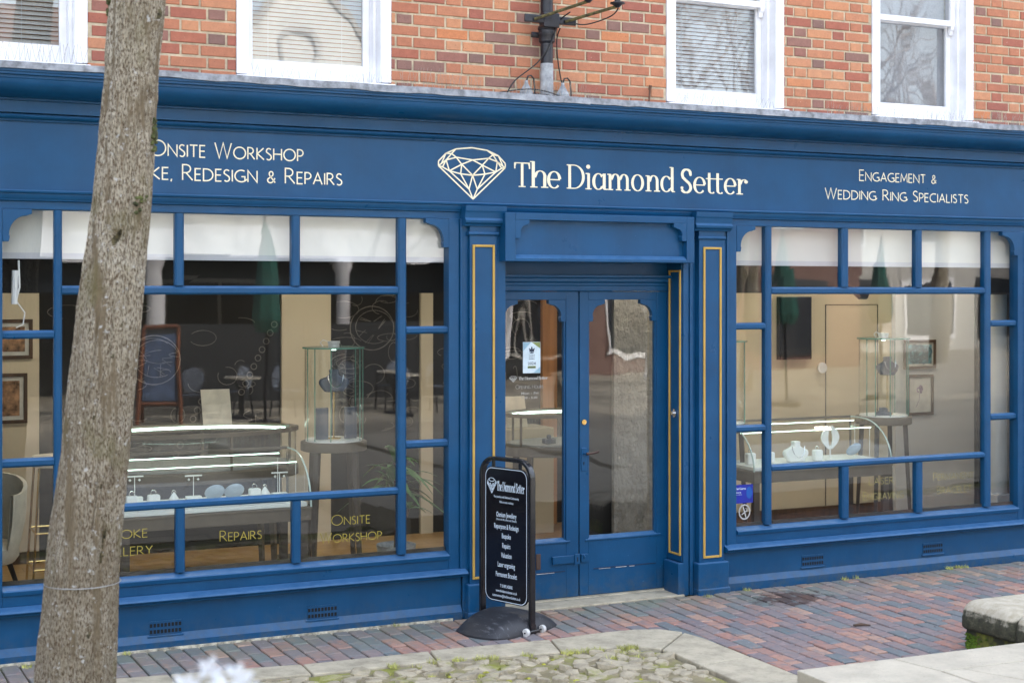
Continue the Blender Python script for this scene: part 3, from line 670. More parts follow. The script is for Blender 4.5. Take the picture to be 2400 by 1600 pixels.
pa = [(.05, 2.771), (-.030, 2.769), (-.034, 2.762), (-.030, 2.752), (-.018, 2.748), (-.018, 2.738)] + [(-.016 + .010 * i / 4, 2.734 - .018 * math.sin(i / 4 * 1.57)) for i in range(5)] + [(-.004, 2.708), (.016, 2.703), (.016, 2.66), (.07, 2.66)]
cm = MB(); cm.prism(pa, 'x', FX0, FX1); cm.build('architrave', BLUE, shop, smooth=True)
LY = -.0035
title('title_lettering', 4.163, 6.050, 2.884, .168, LY, CREAM, fascia)
diamond('diamond_emblem', 3.855, 2.9635, .486, .343, .0092, LY, CREAM, fascia)
small_caps('left_upper_line', 'ONSITE WORKSHOP', 1.725, 2.686, 3.000, .094, .072, LY, CREAM, fascia, .115).name = 'fascia_lettering'
small_caps('fascia_lettering', 'BESPOKE, REDESIGN & REPAIRS', 1.415, 2.944, 2.857, .094, .072, LY, CREAM, fascia, .115)
small_caps('fascia_lettering', 'ENGAGEMENT &', 7.07, 7.815, 3.021, .080, .064, LY, CREAM, fascia, .12)
small_caps('fascia_lettering', 'WEDDING RING SPECIALISTS', 6.748, 8.138, 2.876, .080, .064, LY, CREAM, fascia, .12)
# --- shop windows
def bar(mb, x0, x1, z0, z1, horiz, y0=.018, y1=.075, ch=.011):
    if horiz:
        mb.prism([(y1, z0), (y0 + ch, z0), (y0, z0 + ch), (y0, z1 - ch * 1.3), (y0 + ch * 2.2, z1), (y1, z1)], 'x', x0, x1)
    else:
        mb.prism([(x0, y1), (x0, y0 + ch), (x0 + ch, y0), (x1 - ch, y0), (x1, y0 + ch), (x1, y1)], 'z', z0, z1)
def bracket_pts(w=.17, h=.19, s=1):
    """cusped corner bracket outline: corner at (0,0), extends +x*s and -z"""
    p = [(0, 0), (w, 0), (w, -.028), (w - .022, -.034)]
    for i in range(9):
        a = i / 8 * math.pi / 2
        p.append((w - .028 - (w - .065) * math.sin(a), -.038 - (h - .078) * (1 - math.cos(a))))
    p += [(.042, -h + .030), (.036, -h), (0, -h)]
    return [(x * s, z) for x, z in p]
def shop_window(x0, x1, m1, tops, m2, label_bars):
    root = empty('shop_window', (0, 0, 0), 0, shop)
    fr = MB()
    fr.box(x0 - .075, x0, .006, .10, .33, 2.66); fr.box(x1, x1 + .075, .006, .10, .33, 2.66)
    fr.box(x0, x1, .03, .10, 2.655, 2.75)
    fr.box(x0, x1, .008, .10, .335, .432)
    fr.box(x0 - .095, x0 - .077, -.012, .09, .33, 2.66); fr.box(x1 + .077, x1 + .095, -.012, .09, .33, 2.66)
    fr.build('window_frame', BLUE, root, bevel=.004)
    si = MB(); si.prism([(.10, .40), (-.006, .40), (-.012, .425), (-.006, .432), (.076, .454), (.10, .456)], 'x', x0, x1); si.build('window_sill', BLUE, root, bevel=.002)
    MX = [m1] + tops + [m2]
    g = MB()
    bar(g, m1[0], m1[1], .455, 2.657, 0); bar(g, m2[0], m2[1], .455, 2.657, 0)
    bar(g, m1[1], m2[0], 2.157, 2.210, 1, .022); bar(g, m1[1], m2[0], .846, .893, 1, .022)
    for a, b in tops: bar(g, a, b, 2.211, 2.657, 0, .020); bar(g, a + .006, b + .006, .455, .845, 0, .020)
    for a, b in ((x0, m1[0]), (m2[1], x1)):
        bar(g, a, b, 1.897, 1.946, 1, .022); bar(g, a, b, 1.145, 1.195, 1, .022)
    g.build('glazing_bars', BLUE, root)
    pn = MB(); rr = random.Random(int(x0 * 10))
    cells = []
    for a, b in ((x0, m1[0]), (m2[1], x1)): cells += [(a, b, .45, 1.15), (a, b, 1.19, 1.9), (a, b, 1.94, 2.66)]
    xs = [m1[1]] + [v for t in tops for v in t] + [m2[0]]
    for a, b in zip(xs[::2], xs[1::2]): cells += [(a, b, 2.205, 2.66), (a, b, .45, .85)]
    cells.append((m1[1], m2[0], .89, 2.16))
    for a, b, c, d in cells:
        t = [rr.uniform(-.0008, .0008) for _ in range(4)]
        pn.add([(a, .055 + t[0], c), (b, .055 + t[1], c), (b, .055 + t[2], d), (a, .055 + t[3], d)], [(0, 1, 2, 3)])
    pn.build('glass_pane', PANE, root)
    for s, X in ((1, x0), (-1, x1)):
        b = MB(); b.prism([(X + px, 2.657 + pz) for px, pz in bracket_pts(.165, .19, s)], 'y', .004, .05); b.build('corner_bracket', BLUE, root, bevel=.003)
    # black rebate line of the bottom bead
    q = MB(); q.box(x0, x1, .062, .075, .445, .475); q.build('glazing_bead', simple('dark_glazing_bead', (.03, .025, .02), .8, bs=0), root)
    return root
WL = shop_window(.88, 3.69, (1.172, 1.218), [(1.885, 1.940), (2.621, 2.677)], (3.340, 3.397), 0)
WR = shop_window(5.962, 8.668, (6.229, 6.286), [(6.926, 6.990), (7.640, 7.703)], (8.338, 8.403), 0)
WL2 = MB(); WL2.box(FX0, .88 - .096, .006, .1, .295, 2.7); WL2.build('side_panel', BLUE, shop)
WR2 = MB(); WR2.box(8.764, FX1, .006, .1, .295, 2.7); WR2.build('side_panel', BLUE, shop)
lt = [('BESPOKE', 1.386, 1.722, .682), ('JEWELLERY', 1.345, 1.752, .578), ('REPAIRS', 2.169, 2.432, .622), ('ONSITE', 2.893, 3.153, .672), ('WORKSHOP', 2.818, 3.233, .562)]
for t, a, b, zz in lt: small_caps('window_lettering', t, a, b, zz, .064, .050, .0505, GLET, WL, .085)
GLET2 = simple('faded_gold_lettering', (.48, .42, .16), .45, var=.35, bs=0)
for t, a, b, zz in [('LASER', 7.205, 7.44, .692), ('ENGRAVING', 7.150, 7.535, .575), ('PERMANENT', 7.836, 8.245, .69), ('BRACELET', 7.872, 8.223, .583)]: small_caps('window_lettering', t, a, b, zz, .060, .048, .0505, GLET2, WR, .07)
# sticker and round no-smoking decal
stk = MB(); stk.box(5.964, 6.135, .0495, .051, .622, .758); stk_o = stk.build('window_sticker', simple('royal_blue_sticker', (.005, .02, .30), .4, bs=0), WR)
s2 = MB(); s2.add([(6.102 + .026 * math.cos(t * .314), .0488, .697 + .045 * math.sin(t * .314)) for t in range(20)], [tuple(range(20))]); s2.build('sticker_emblem', simple('bright_blue_print', (.0, .09, .40), .4, bs=0), WR)
text_mesh('sticker_lettering', 'saferGems', 5.966, 6.072, .722, .017, .0485, LETW, WR)
text_mesh('sticker_lettering', 'WARNING', 5.966, 6.030, .697, .009, .0485, LETW, WR)
text_mesh('sticker_lettering', 'jewellery is marked', 5.966, 6.036, .684, .005, .0485, LETW, WR)
dc = MB(); ribbon(dc, arc(6.061, .557, .046, .052, 0, 360, 30), 0, 0, 1, 1, .050, .010, .010); ribbon(dc, [(6.048, .598), (6.074, .515)], 0, 0, 1, 1, .0497, .009, .009); ribbon(dc, [(6.035, .538), (6.085, .568)], 0, 0, 1, 1, .0494, .008, .008); ribbon(dc, [(6.07, .585), (6.083, .575), (6.083, .56)], 0, 0, 1, 1, .0491, .006, .006)
dc.build('round_decal', WLET, WR)
# --- ledge mouldings and plinths
def ledge(x0, x1, e0=0, e1=0):
    pts = [(.03, .336), (-.022, .334), (-.034, .328)] + [(-.052 - .02 * math.sin(math.pi * i / 6), .325 - .030 * i / 6) for i in range(7)] + [(-.05, .288), (-.03, .284), (.03, .284)]
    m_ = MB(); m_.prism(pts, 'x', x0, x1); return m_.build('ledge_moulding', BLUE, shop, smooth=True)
ledge(FX0, 3.80); ledge(5.838, FX1)
def plinth(x0, x1, zb):
    m_ = MB(); m_.prism([(.05, .29), (0, .29), (0, .080 + zb), (-.026, .036 + zb), (-.028, -.05), (.05, -.05)], 'x', x0, x1); return m_.build('plinth', BLUE, shop, bevel=.002)
plinth(FX0, 3.775, .015); plinth(5.86, FX1, .02)
DARK = simple('dark_void', (.006, .007, .010), .9, bs=0)
def vent(xc, zc):
    v = MB(); w, h = .196, .088
    cols_, rows = 9, 2
    v.box(xc - w / 2, xc + w / 2, -.004, .0, zc - h / 2, zc + h / 2)
    cw = w / cols_
    for i in range(cols_):
        for j in range(rows):
            a = xc - w / 2 + (i + .16) * cw; b = a + cw * .68; c = zc - h / 2 + .014 + j * .038; dd = c + .022
            v.box(a, b, -.0052, -.0042, c, dd, mi=1)
    root = v.build('air_vent', [BLUE, DARK], shop)
    l = MB(); l.prism([(0, zc - h / 2 - .004), (-.014, zc - h / 2 - .008), (-.014, zc - h / 2 - .001), (-.002, zc - h / 2 + .003)], 'x', xc - w / 2 - .012, xc + w / 2 + .01); l.build('vent_lip', BLUE, root)
for xc, zc in ((1.821, .131), (2.814, .133), (6.634, .163), (7.782, .17)): vent(xc, zc)
# --- pilasters
def pilaster(xa, xb, ga, gb, zt, name='pilaster'):
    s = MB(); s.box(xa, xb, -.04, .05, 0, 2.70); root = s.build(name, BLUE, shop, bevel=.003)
    c = MB(); o = .028
    c.prism([(.03, 2.745), (-.085, 2.745), (-.082, 2.712), (-.076, 2.700), (-.068, 2.664), (-.076, 2.655), (-.084, 2.648), (-.080, 2.632), (-.062, 2.622), (-.056, 2.610), (.03, 2.610)], 'x', xa - .048, xb + .052)
    c.build('capital', BLUE, root, bevel=.002)
    n = MB(); n.prism([(.03, 2.572), (-.05, 2.572), (-.056, 2.564), (-.056, 2.556), (-.046, 2.548), (.03, 2.546)], 'x', xa - .014, xb + .010); n.build('necking', BLUE, root)
    b = MB(); b.box(xa - .022, xb + .028, -.066, .03, -.03, .232); b.box(xa - .026, xb + .034, -.076, .02, -.03, .048); b.build('base_block', BLUE, root, bevel=.008)
    g = MB(); t = .016; y0, y1 = -.052, -.038; zb = .262
    g.box(ga, ga + t, y0, y1, zb, zt); g.box(gb - t, gb, y0, y1, zb, zt); g.box(ga + t, gb - t, y0, y1, zt - t, zt); g.box(ga + t, gb - t, y0, y1, zb, zb + t)
    g.build('gold_moulding', GOLD, root, bevel=.004)
    return root
pilaster(3.823, 4.021, 3.840, 4.002, 2.488); pilaster(5.612, 5.822, 5.644, 5.798, 2.495)
a = MB(); a.box(3.784, 3.823, -.008, .05, 0, 2.7); a.build('window_architrave', BLUE, shop, bevel=.003)
a = MB(); a.box(4.021, 4.092, -.022, .05, 0, 2.7); a.build('door_architrave', BLUE, shop, bevel=.003); a = MB()
a.box(5.498, 5.54, -.010, .3, 0, 2.7); a.box(5.54, 5.556, .006, .2, 0, 2.7); a.box(5.556, 5.585, -.006, .3, 0, 2.7); a.box(5.585, 5.612, .01, .3, 0, 2.7)
a.build('door_architrave', BLUE, shop, bevel=.003); a = MB()
a.box(5.822, 5.843, -.016, .05, 0, 2.7); a.box(5.843, 5.867, .0, .05, 0, 2.7)
a.build('window_architrave', BLUE, shop, bevel=.003)
# --- hood panel over the door
h = MB(); HX0, HX1, HZ0, HZ1, HY = 4.046, 5.522, 2.378, 2.702, -.12
h.box(HX0, HX0 + .075, HY, .03, HZ0, HZ1); h.box(HX1 - .062, HX1, HY, .03, HZ0, HZ1); h.box(HX0 + .075, HX1 - .062, HY, .03, HZ1 - .046, HZ1)
h.prism([(.03, HZ0), (HY, HZ0), (HY, HZ0 + .020), (HY + .006, HZ0 + .024), (HY + .032, HZ0 + .046), (.03, HZ0 + .046)], 'x', HX0 + .075, HX1 - .062)
hood = h.build('hood_panel', BLUE, shop, bevel=.003)
hb = MB(); hb.box(HX0 + .075, HX1 - .062, HY + .055, HY + .07, HZ0 + .046, HZ1 - .046); hb.build('hood_backboard', BLUE, hood)
for s, X in ((1, HX0 + .075), (-1, HX1 - .062)):
    b = MB(); b.prism([(X + px, HZ1 - .046 + pz) for px, pz in bracket_pts(.105, .125, s)], 'y', HY + .002, HY + .054); b.build('corner_bracket', BLUE, hood, bevel=.002)
# soffit & head of the doorway
d = MB(); d.box(4.06, 5.498, .031, .42, 2.382, 2.75); d.build('door_soffit', BLUE, shop)
d = MB(); d.prism([(.33, 2.178), (.19, 2.178), (.185, 2.186), (.185, 2.215), (.178, 2.222), (.178, 2.236), (.160, 2.246), (.160, 2.268), (.135, 2.276), (.135, 2.292), (.33, 2.292)], 'x', 4.06, 5.498); d.box(4.06, 5.498, .2, .33, 2.292, 2.382); d.build('door_head', BLUE, shop, bevel=.002)
# reveals
r = MB(); r.box(4.03, 4.094, .05, .33, 0, 2.4); r.build('reveal_panel', BLUE, shop)
r = MB(); r.box(5.500, 5.56, .301, .33, 0, 2.4); r.box(5.490, 5.498, .0, .21, .24, 2.4); r.box(5.452, 5.497, -.016, .185, -.02, .235); rv = r.build('reveal_panel', BLUE, shop, bevel=.004)
g = MB(); X0, X1 = 5.478, 5.490
g.box(X0, X1, .006, .020, .285, 2.33); g.box(X0, X1, .150, .164, .285, 2.33); g.box(X0, X1, .020, .150, .285, .299); g.box(X0, X1, .020, .150, 2.316, 2.33); g.build('gold_moulding', GOLD, rv, bevel=.003)
k = MB(); k.tube([(5.489, .09, 1.30), (5.476, .09, 1.30)], .032, 16); k.tube([(5.475, .09, 1.30), (5.462, .09, 1.30)], .014, 12); k.build('bell_push', CHROME, rv, smooth=True)
# --- doors
def leaf(x0, x1, gx0, gx1, label):
    y0, y1 = .208, .255; zb, zt, gz0, gz1 = .022, 2.176, .424, 2.118
    m_ = MB(); m_.box(x0, gx0, y0, y1, zb, zt); m_.box(gx1, x1, y0, y1, zb, zt); m_.box(gx0, gx1, y0, y1, gz1, zt); m_.box(gx0, gx1, y0, y1, zb, gz0)
    m_.prism([(y0 - .002, gz0), (y0 - .008, gz0 - .006), (y0 - .008, gz0 - .016), (y0 + .002, gz0 - .02)], 'x', gx0 - .028, gx1 + .03)
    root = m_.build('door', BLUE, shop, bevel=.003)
    bp = bracket_pts(.135, .155, 1)
    for s, X in ((1, gx0), (-1, gx1)):
        b = MB(); b.prism([(X + px * s, gz1 + pz) for px, pz in bp], 'y', y0 + .003, y1 - .005); b.build('corner_bracket', BLUE, root, bevel=.002)
    b = MB(); 
    b.box(gx0 + .0, gx0 + .012, y0 + .012, y1 - .004, gz0, gz1 - .155); b.box(gx1 - .012, gx1, y0 + .012, y1 - .004, gz0, gz1 - .155); b.prism([(y0 + .006, gz0), (y0 + .03, gz0 + .016), (y1, gz0 + .016), (y1, gz0)], 'x', gx0, gx1); b.build('glazing_bead', BLUE, root)
    p = MB(); p.add([(gx0, .236, gz0), (gx1, .236, gz0), (gx1, .236, gz1), (gx0, .236, gz1)], [(0, 1, 2, 3)]); p.build('glass_pane', PANE_D, root)
    w = MB(); w.box(gx0 + .04, gx1 - .01, y0 - .004, y0, .205, .211); w.build('weather_groove', simple('navy_groove', (.004, .02, .06), .6, bs=0), root)
    w = MB(); rr = random.Random(int(x0 * 100)); xx = gx0 + .08
    while xx < gx1 - .05:
        l = rr.uniform(.02, .14); w.box(xx, xx + l, y0 - .0055, y0 - .004, .2005 + rr.uniform(0, .002), .2045 + rr.uniform(0, .002)); xx += l + rr.uniform(.02, .16)
    w.build('worn_paint_streak', simple('worn_white_paint', (.5, .5, .52), .6, bs=0), root)
    return root
d1 = leaf(4.036, 4.767, 4.158, 4.668, 0); d2 = leaf(4.776, 5.497, 4.846, 5.408, 0)
lk = MB(); lk.box(4.553, 4.745, .188, .207, .262, .318); lk.box(4.722, 4.764, .178, .190, .252, .328); hasp = lk.build('hasp', BLUE, d1, bevel=.004)
lk = MB(); lk.box(4.780, 4.838, .188, .207, .265, .320); lk.tube([(4.80, .196, .29), (4.80, .18, .29), (4.80, .174, .302), (4.80, .18, .312), (4.80, .196, .312)], .005, 8); lk.build('hasp', BLUE, d2, bevel=.003)
lk = MB(); lk.box(4.740, 4.748, .1765, .1778, .275, .305); lk.build('hasp_slot', DARK, d1)
pl = MB(); pl.box(4.786, 4.828, .199, .207, .905, 1.070); pl.tube([(4.807, .2, 1.03), (4.807, .165, 1.03)], .011, 10); hd = pl.build('handle_plate', BLUE, d2, bevel=.004)
pl = MB(); pl.tube([(4.805, .160, 1.030), (4.83, .158, 1.031), (4.86, .158, 1.033), (4.895, .160, 1.040), (4.903, .161, 1.046)], [.011, .009, .007, .009, .008], 10); pl.build('door_handle', simple('dark_bronze_handle', (.06, .035, .03), .35, .6, bs=0), d2, smooth=True)
pl = MB(); pl.tube([(4.804, .199, .965), (4.804, .196, .965)], .006, 10); pl.box(4.801, 4.807, .196, .199, .948, .964); pl.build('keyhole', DARK, d2)
pl = MB(); pl.tube([(4.807, .207, 1.252), (4.807, .196, 1.252)], .0185, 18); pl.tube([(4.807, .1955, 1.252), (4.807, .1945, 1.252)], .010, 12); pl.build('brass_lock', BRASS, d2, smooth=True)
lb = MB(); lb.box(4.43, 4.466, .200, .207, .235, .345); lb.build('letter_plate', simple('dull_bronze_plate', (.09, .06, .05), .5, .5), d1, bevel=.003)
# poster and opening-hours transfer on the left leaf (y just in front of glass)
GY = .2335
ps = MB(); ps.box(4.343, 4.478, GY - .001, GY, 1.606, 1.823); pso = ps.build('membership_poster', simple('pale_blue_card', (.62, .74, .80), .5, bs=0), d1)
def poly(name, pts, y, m, parent): mb = MB(); mb.add([(p[0], y, p[1]) for p in pts], [tuple(range(len(pts)))]); return mb.build(name, m, parent)
poly('poster_corner', [(4.412, 1.821), (4.476, 1.821), (4.476, 1.778)], GY - .0014, simple('olive_print', (.22, .28, .08), .5, bs=0), d1)
poly('poster_corner', [(4.345, 1.821), (4.405, 1.821), (4.345, 1.762)], GY - .0014, simple('sky_blue_print', (.30, .50, .62), .5, bs=0), d1)
poly('poster_corner', [(4.476, 1.650), (4.476, 1.608), (4.425, 1.608)], GY - .0014, bpy.data.materials['sky_blue_print'], d1)
ink = simple('dark_navy_ink', (.02, .035, .06), .6, bs=0)
cr = MB()
for cx, cz, rx, rz in [(4.411, 1.782, .006, .009), (4.411, 1.766, .010, .014), (4.398, 1.765, .006, .012), (4.424, 1.765, .006, .012), (4.392, 1.776, .004, .005), (4.430, 1.776, .004, .005), (4.411, 1.748, .018, .004)]:
    n = 10; cr.add([(cx + rx * math.cos(6.283 * i / n), GY - .0016 - .0001 * (cx > 4.40), cz + rz * math.sin(6.283 * i / n)) for i in range(n)], [tuple(range(n))])
cr.build('poster_crest', ink, d1)
for i, s in enumerate(['The National', 'Association of', 'Jewellers']): text_mesh('poster_lettering', s, 4.389, 4.433, 1.728 - i * .013, .008, GY - .0016, ink, d1)
text_mesh('poster_lettering', '2024', 4.380, 4.442, 1.664, .020, GY - .0016, ink, d1)
poly('poster_band', [(4.379, 1.640), (4.442, 1.640), (4.442, 1.656), (4.379, 1.656)], GY - .0016, bpy.data.materials['olive_print'], d1)
text_mesh('poster_lettering', 'MEMBER', 4.383, 4.438, 1.643, .009, GY - .0020, ink, d1)
diamond('door_emblem', 4.268, 1.568, .056, .044, .0022, GY, WLET, d1, DE[:16] + DE[30:46] + DE[48:])
title('door_title', 4.310, 4.535, 1.560, .022, GY, WLET, d1, .2)
small_caps('door_lettering', 'OPENING HOURS', 4.288, 4.50, 1.499, .026, .020, GY, WLET, d1, .10)
text_mesh('door_lettering', 'Mon - Fri', 4.33, 4.462, 1.458, .018, GY, WLET, d1)
text_mesh('door_lettering', '9.30 - 5.00', 4.33, 4.455, 1.428, .016, GY, WLET, d1)

# --- upper sash windows
def sash(xa, xb, rail_z, blind):
    root = empty('sash_window', (0, 0, 0), 0, shop)
    f = MB(); zb = 3.505; zt = 5.3
    w = .075
    f.box(xa, xa + w, .012, .25, zb + .03, zt); f.box(xb - w, xb, .012, .25, zb + .03, zt); f.box(xa, xb, .012, .25, zt, zt + .1)
    f.box(xa + w, xa + w + .022, .09, .23, zb + .03, zt); f.box(xb - w - .022, xb - w, .09, .23, zb + .03, zt)
    f.build('window_frame', WHITEP, root, bevel=.004)
    s = MB(); s.prism([(.25, zb - .02), (-.035, zb - .03), (-.04, zb + .012), (-.03, zb + .016), (.25, zb + .03)], 'x', xa - .012, xb + .012); s.build('window_sill', WHITEP, root, bevel=.004)
    a, b = xa + w + .022, xb - w - .022; st = .045; y0, y1 = .165, .20
    l = MB(); l.box(a, a + st, y0, y1, zb + .03, rail_z + .045); l.box(b - st, b, y0, y1, zb + .03, rail_z + .045)
    l.box(a + st, b - st, y0, y1, zb + .03, 3.655); l.box(a + st, b - st, y0 - .01, y1, rail_z, rail_z + .045)
    l.box(a, a + st, .115, .155, rail_z + .0, zt); l.box(b - st, b, .115, .155, rail_z, zt); l.box(a + st, b - st, .115, .155, rail_z + .005, rail_z + .05)
    # sash horns
    for X0, X1 in ((a, a + st), (b - st, b)): l.prism([(.115, rail_z), (.155, rail_z), (.155, rail_z - .06), (.14, rail_z - .065), (.13, rail_z - .03), (.118, rail_z - .02)], 'x', X0 + .004, X1 - .004)
    l.build('sash_frame', WHITEP, root, bevel=.004)
    p = MB(); p.add([(a + st, .185, 3.655), (b - st, .185, 3.655), (b - st, .185, rail_z), (a + st, .185, rail_z)], [(0, 1, 2, 3)])
    p.add([(a + st, .135, rail_z + .05), (b - st, .135, rail_z + .05), (b - st, .135, zt), (a + st, .135, zt)], [(0, 1, 2, 3)]); p.build('glass_pane', PANE_U, root)
    return root, a, b
SW = []
for i, (xa, xb) in enumerate(HOLES): SW.append(sash(xa + .002, xb - .002, 4.285 if i > 1 else 4.36, 0))
slatA = simple('grey_blind_slat', (.62, .60, .55), .6, var=.05, bs=0); slatW = simple('pale_blind_slat', (.78, .78, .78), .6, var=.05, bs=0); gapO = simple('orange_brown_gap', (.40, .19, .09), .8, bs=0)
def venetian(a, b, m, lab):
    root = tag(empty('venetian_blind', ((a + b) / 2, .25, 3.6)), lab, 'blind', 'venetian blinds in the upper windows')
    ox, oz = (a + b) / 2, 3.6
    s = MB(); z = 3.64
    while z < 5.2:
        s.prism([(-.006, z - oz), (.010, z - oz + .024), (.012, z - oz + .025), (-.004, z - oz - .001)], 'x', a - ox, b - ox); z += .0285
    s.build('slats', m, root)
    q = MB(); q.box(a - ox, b - ox, .03, .034, .02, 1.6); q.build('painted_room_glow', gapO, root)  # orange-brown sheet painting the room's glow between the slats
    c = MB(); 
    for t in (.2, .8): X = (a + (b - a) * t) - ox; c.tube([(X, -.008, .03), (X, -.008, 1.6)], .0015, 5)
    c.build('ladder_cord', WHITEPL, root)
venetian(SW[0][1], SW[0][2], slatA, 'grey venetian blind in the leftmost upper window, cut off by the photo edge')
venetian(SW[1][1], SW[1][2], slatA, 'grey venetian blind in the upper window left of the black pipe')
venetian(SW[2][1], SW[2][2], slatW, 'pale venetian blind in the upper window right of the black pipe')
nt_ = MB(); nt_.box(SW[3][1], SW[3][2], .25, .255, 3.6, 5.2); tag(nt_.build('net_curtain', simple('pale_grey_net', (.45, .45, .47), .9, var=.08, scale=60, bs=0)), 'plain grey net curtain in the rightmost upper window', 'net curtain')
ur = MB(); ur.box(FX0, FX1, .55, .58, 3.4, 5.4); ur.build('upper_room_wall', DARKW, shop)

# --- cast-iron pipe and its clamp, spikes, cables
pr = tag(empty('drainpipe', (4.378, -.07, 3.47)), 'black cast iron pipe with grey foot running up the brick wall', 'drainpipe')
m_ = MB(); m_.tube([(0, 0, .25), (0, 0, 1.9)], .043, 18); m_.build('pipe_shaft', IRON, pr, smooth=True)
m_ = MB(); m_.tube([(0, 0, -.01), (0, 0, .25)], .045, 18); m_.build('pipe_foot', GREYP, pr, smooth=True)
m_ = MB(); m_.lathe([(.043, .385), (.056, .40), (.056, .435), (.060, .44), (.060, .452), (.055, .456), (.055, .475), (.061, .48), (.061, .50), (.050, .505), (.043, .51)], (0, 0, 0), 20); m_.tube([(-.03, .03, .445), (-.095, .045, .45)], .02, 8); m_.build('pipe_collar', IRON, pr, smooth=True)
br = tag(empty('cable_bracket', (4.378, -.09, 4.0)), 'rusty black iron bracket with two insulator arms clamped on the pipe', 'bracket')
m_ = MB(); m_.box(-.20, .19, -.055, -.035, -.02, .035); m_.box(-.06, .06, -.06, .02, -.045, .055); m_.build('clamp_bar', IRON, br, bevel=.008)
for q, (xa, xb, zb) in enumerate(((-.13, .15, .10), (.10, .37, .085))):
    m_ = MB(); m_.tube([(xa, -.06, 0), (xb, -.30, zb)], .011, 8); ar = m_.build('insulator_arm', simple('mossy_rusty_iron', (.10, .085, .03), .8, var=.6, scale=40), br, smooth=True)
    m_ = MB(); m_.lathe([(.012, -.03), (.03, -.012), (.05, -.004), (.05, .004), (.02, .012), (.016, .09)], (xb, -.30, zb + .02), 14); m_.build('insulator', IRON, ar, smooth=True)
def cable(pts, r, lab):
    # smooth the polyline
    P = [Vector(p) for p in pts]; out = []
    for i in range(len(P) - 1):
        p0, p1, p2, p3 = P[max(i - 1, 0)], P[i], P[i + 1], P[min(i + 2, len(P) - 1)]
        for t in [j / 6 for j in range(6)]:
            out.append(.5 * ((2 * p1) + (-p0 + p2) * t + (2 * p0 - 5 * p1 + 4 * p2 - p3) * t * t + (-p0 + 3 * p1 - 3 * p2 + p3) * t ** 3))
    out.append(P[-1]); m_ = MB(); m_.tube(out, r, 6); return tag(m_.build('cable', CABLE, smooth=True), lab, 'cable', 'cables around the iron pipe')
cable([(4.47, -.24, 4.05), (4.44, -.13, 4.0), (4.38, -.13, 3.85), (4.30, -.08, 3.72), (4.16, -.03, 3.6), (4.08, -.05, 3.49)], .0045, 'thin black cable curving across the pipe down to its left')
cable([(4.48, -.07, 3.97), (4.485, -.01, 3.9), (4.50, .0, 3.75), (4.53, .0, 3.6), (4.545, -.03, 3.49)], .0045, 'thin black cable hanging straight beside the pipe on its right')
cable([(4.50, -.1, 4.02), (4.62, -.16, 3.99), (4.74, -.3, 4.03), (4.77, -.36, 4.08), (4.74, -.38, 4.11)], .0045, 'black cable loop hanging under the right insulator')
cable([(3.28, .0, 3.515), (3.6, .0, 3.50), (4.0, -.03, 3.495), (4.3, -.12, 3.50), (4.7, -.02, 3.495), (5.2, .0, 3.49), (5.36, .0, 3.485)], .008, 'thick black cable lying along the top of the lead flashing')
cable([(4.0, -.1, 3.50), (4.2, -.14, 3.53), (4.35, -.14, 3.52), (4.5, -.12, 3.485)], .004, 'thin black cable looped in front of the pipe foot')
def jbox(x, lab):
    r = tag(empty('junction_box', (x, -.09, 3.49)), lab, 'junction box', 'grey cable junction boxes')
    m_ = MB(); m_.lathe([(.05, -.01), (.05, .025), (.035, .05), (.014, .085), (.012, .105)], (0, 0, 0), 6); m_.build('box_body', GREYP, r)
    m_ = MB(); m_.tube([(0, 0, .10), (.012, 0, .135), (.035, 0, .14), (.055, 0, .12), (.062, 0, .05), (.062, 0, -.01)], .006, 6); m_.build('cable_loop', CABLE, r, smooth=True)
jbox(4.215, 'grey cone junction box on the flashing left of the pipe'); jbox(4.49, 'grey cone junction box on the flashing right of the pipe')
hk = MB(); hk.tube([(5.215, -.01, 3.49), (5.215, -.02, 3.60)], .007, 8); hk.tube([(5.215, -.02, 3.60), (5.215, -.03, 3.63)], .012, 8); tag(hk.build('rusty_pin', simple('rusty_steel', (.16, .08, .05), .8)), 'small rusty steel pin standing on the flashing beside the third window', 'pin')
def spikes(x0, x1, y, z, dens, h, lab, seed):
    rr = random.Random(seed); m_ = MB(); x = x0
    while x < x1:
        for s in (-1, 1):
            l = h * rr.uniform(.6, 1.1); a = s * rr.uniform(.03, .35); m_.tube([(x, y + rr.uniform(-.01, .01), z), (x + a * l, y + rr.uniform(-.05, .03), z + l)], .0009, 4, False)
        x += dens * rr.uniform(.6, 1.4)
    return tag(m_.build('bird_spikes', WIREM), lab, 'bird spikes', 'strips of wire bird spikes')
spikes(.7, 1.34, -.03, 3.52, .028, .11, 'thin wire bird spikes along the sill of the leftmost upper window', 1)
spikes(2.36, 3.27, -.03, 3.515, .035, .07, 'thin wire bird spikes along the sill of the upper window left of the pipe', 2)
spikes(3.30, 3.86, -.16, 3.48, .03, .13, 'bird spikes on the flashing just right of the second upper window', 3)
spikes(4.06, 4.66, -.2, 3.475, .026, .10, 'bird spikes on the flashing around the pipe foot', 4)
spikes(5.42, 6.30, -.03, 3.52, .035, .07, 'thin wire bird spikes along the sill of the upper window right of the pipe', 5)
spikes(6.62, 7.22, -.2, 3.475, .026, .10, 'bird spikes on the flashing between the two right upper windows', 6)
spikes(7.22, 8.2, -.2, 3.475, .026, .09, 'bird spikes in front of the rightmost upper window', 7)
spikes(8.22, 8.9, -.2, 3.475, .022, .11, 'tangled bird spikes on the flashing at the far right edge', 8)

def inner(o): o.parent = shop; return o
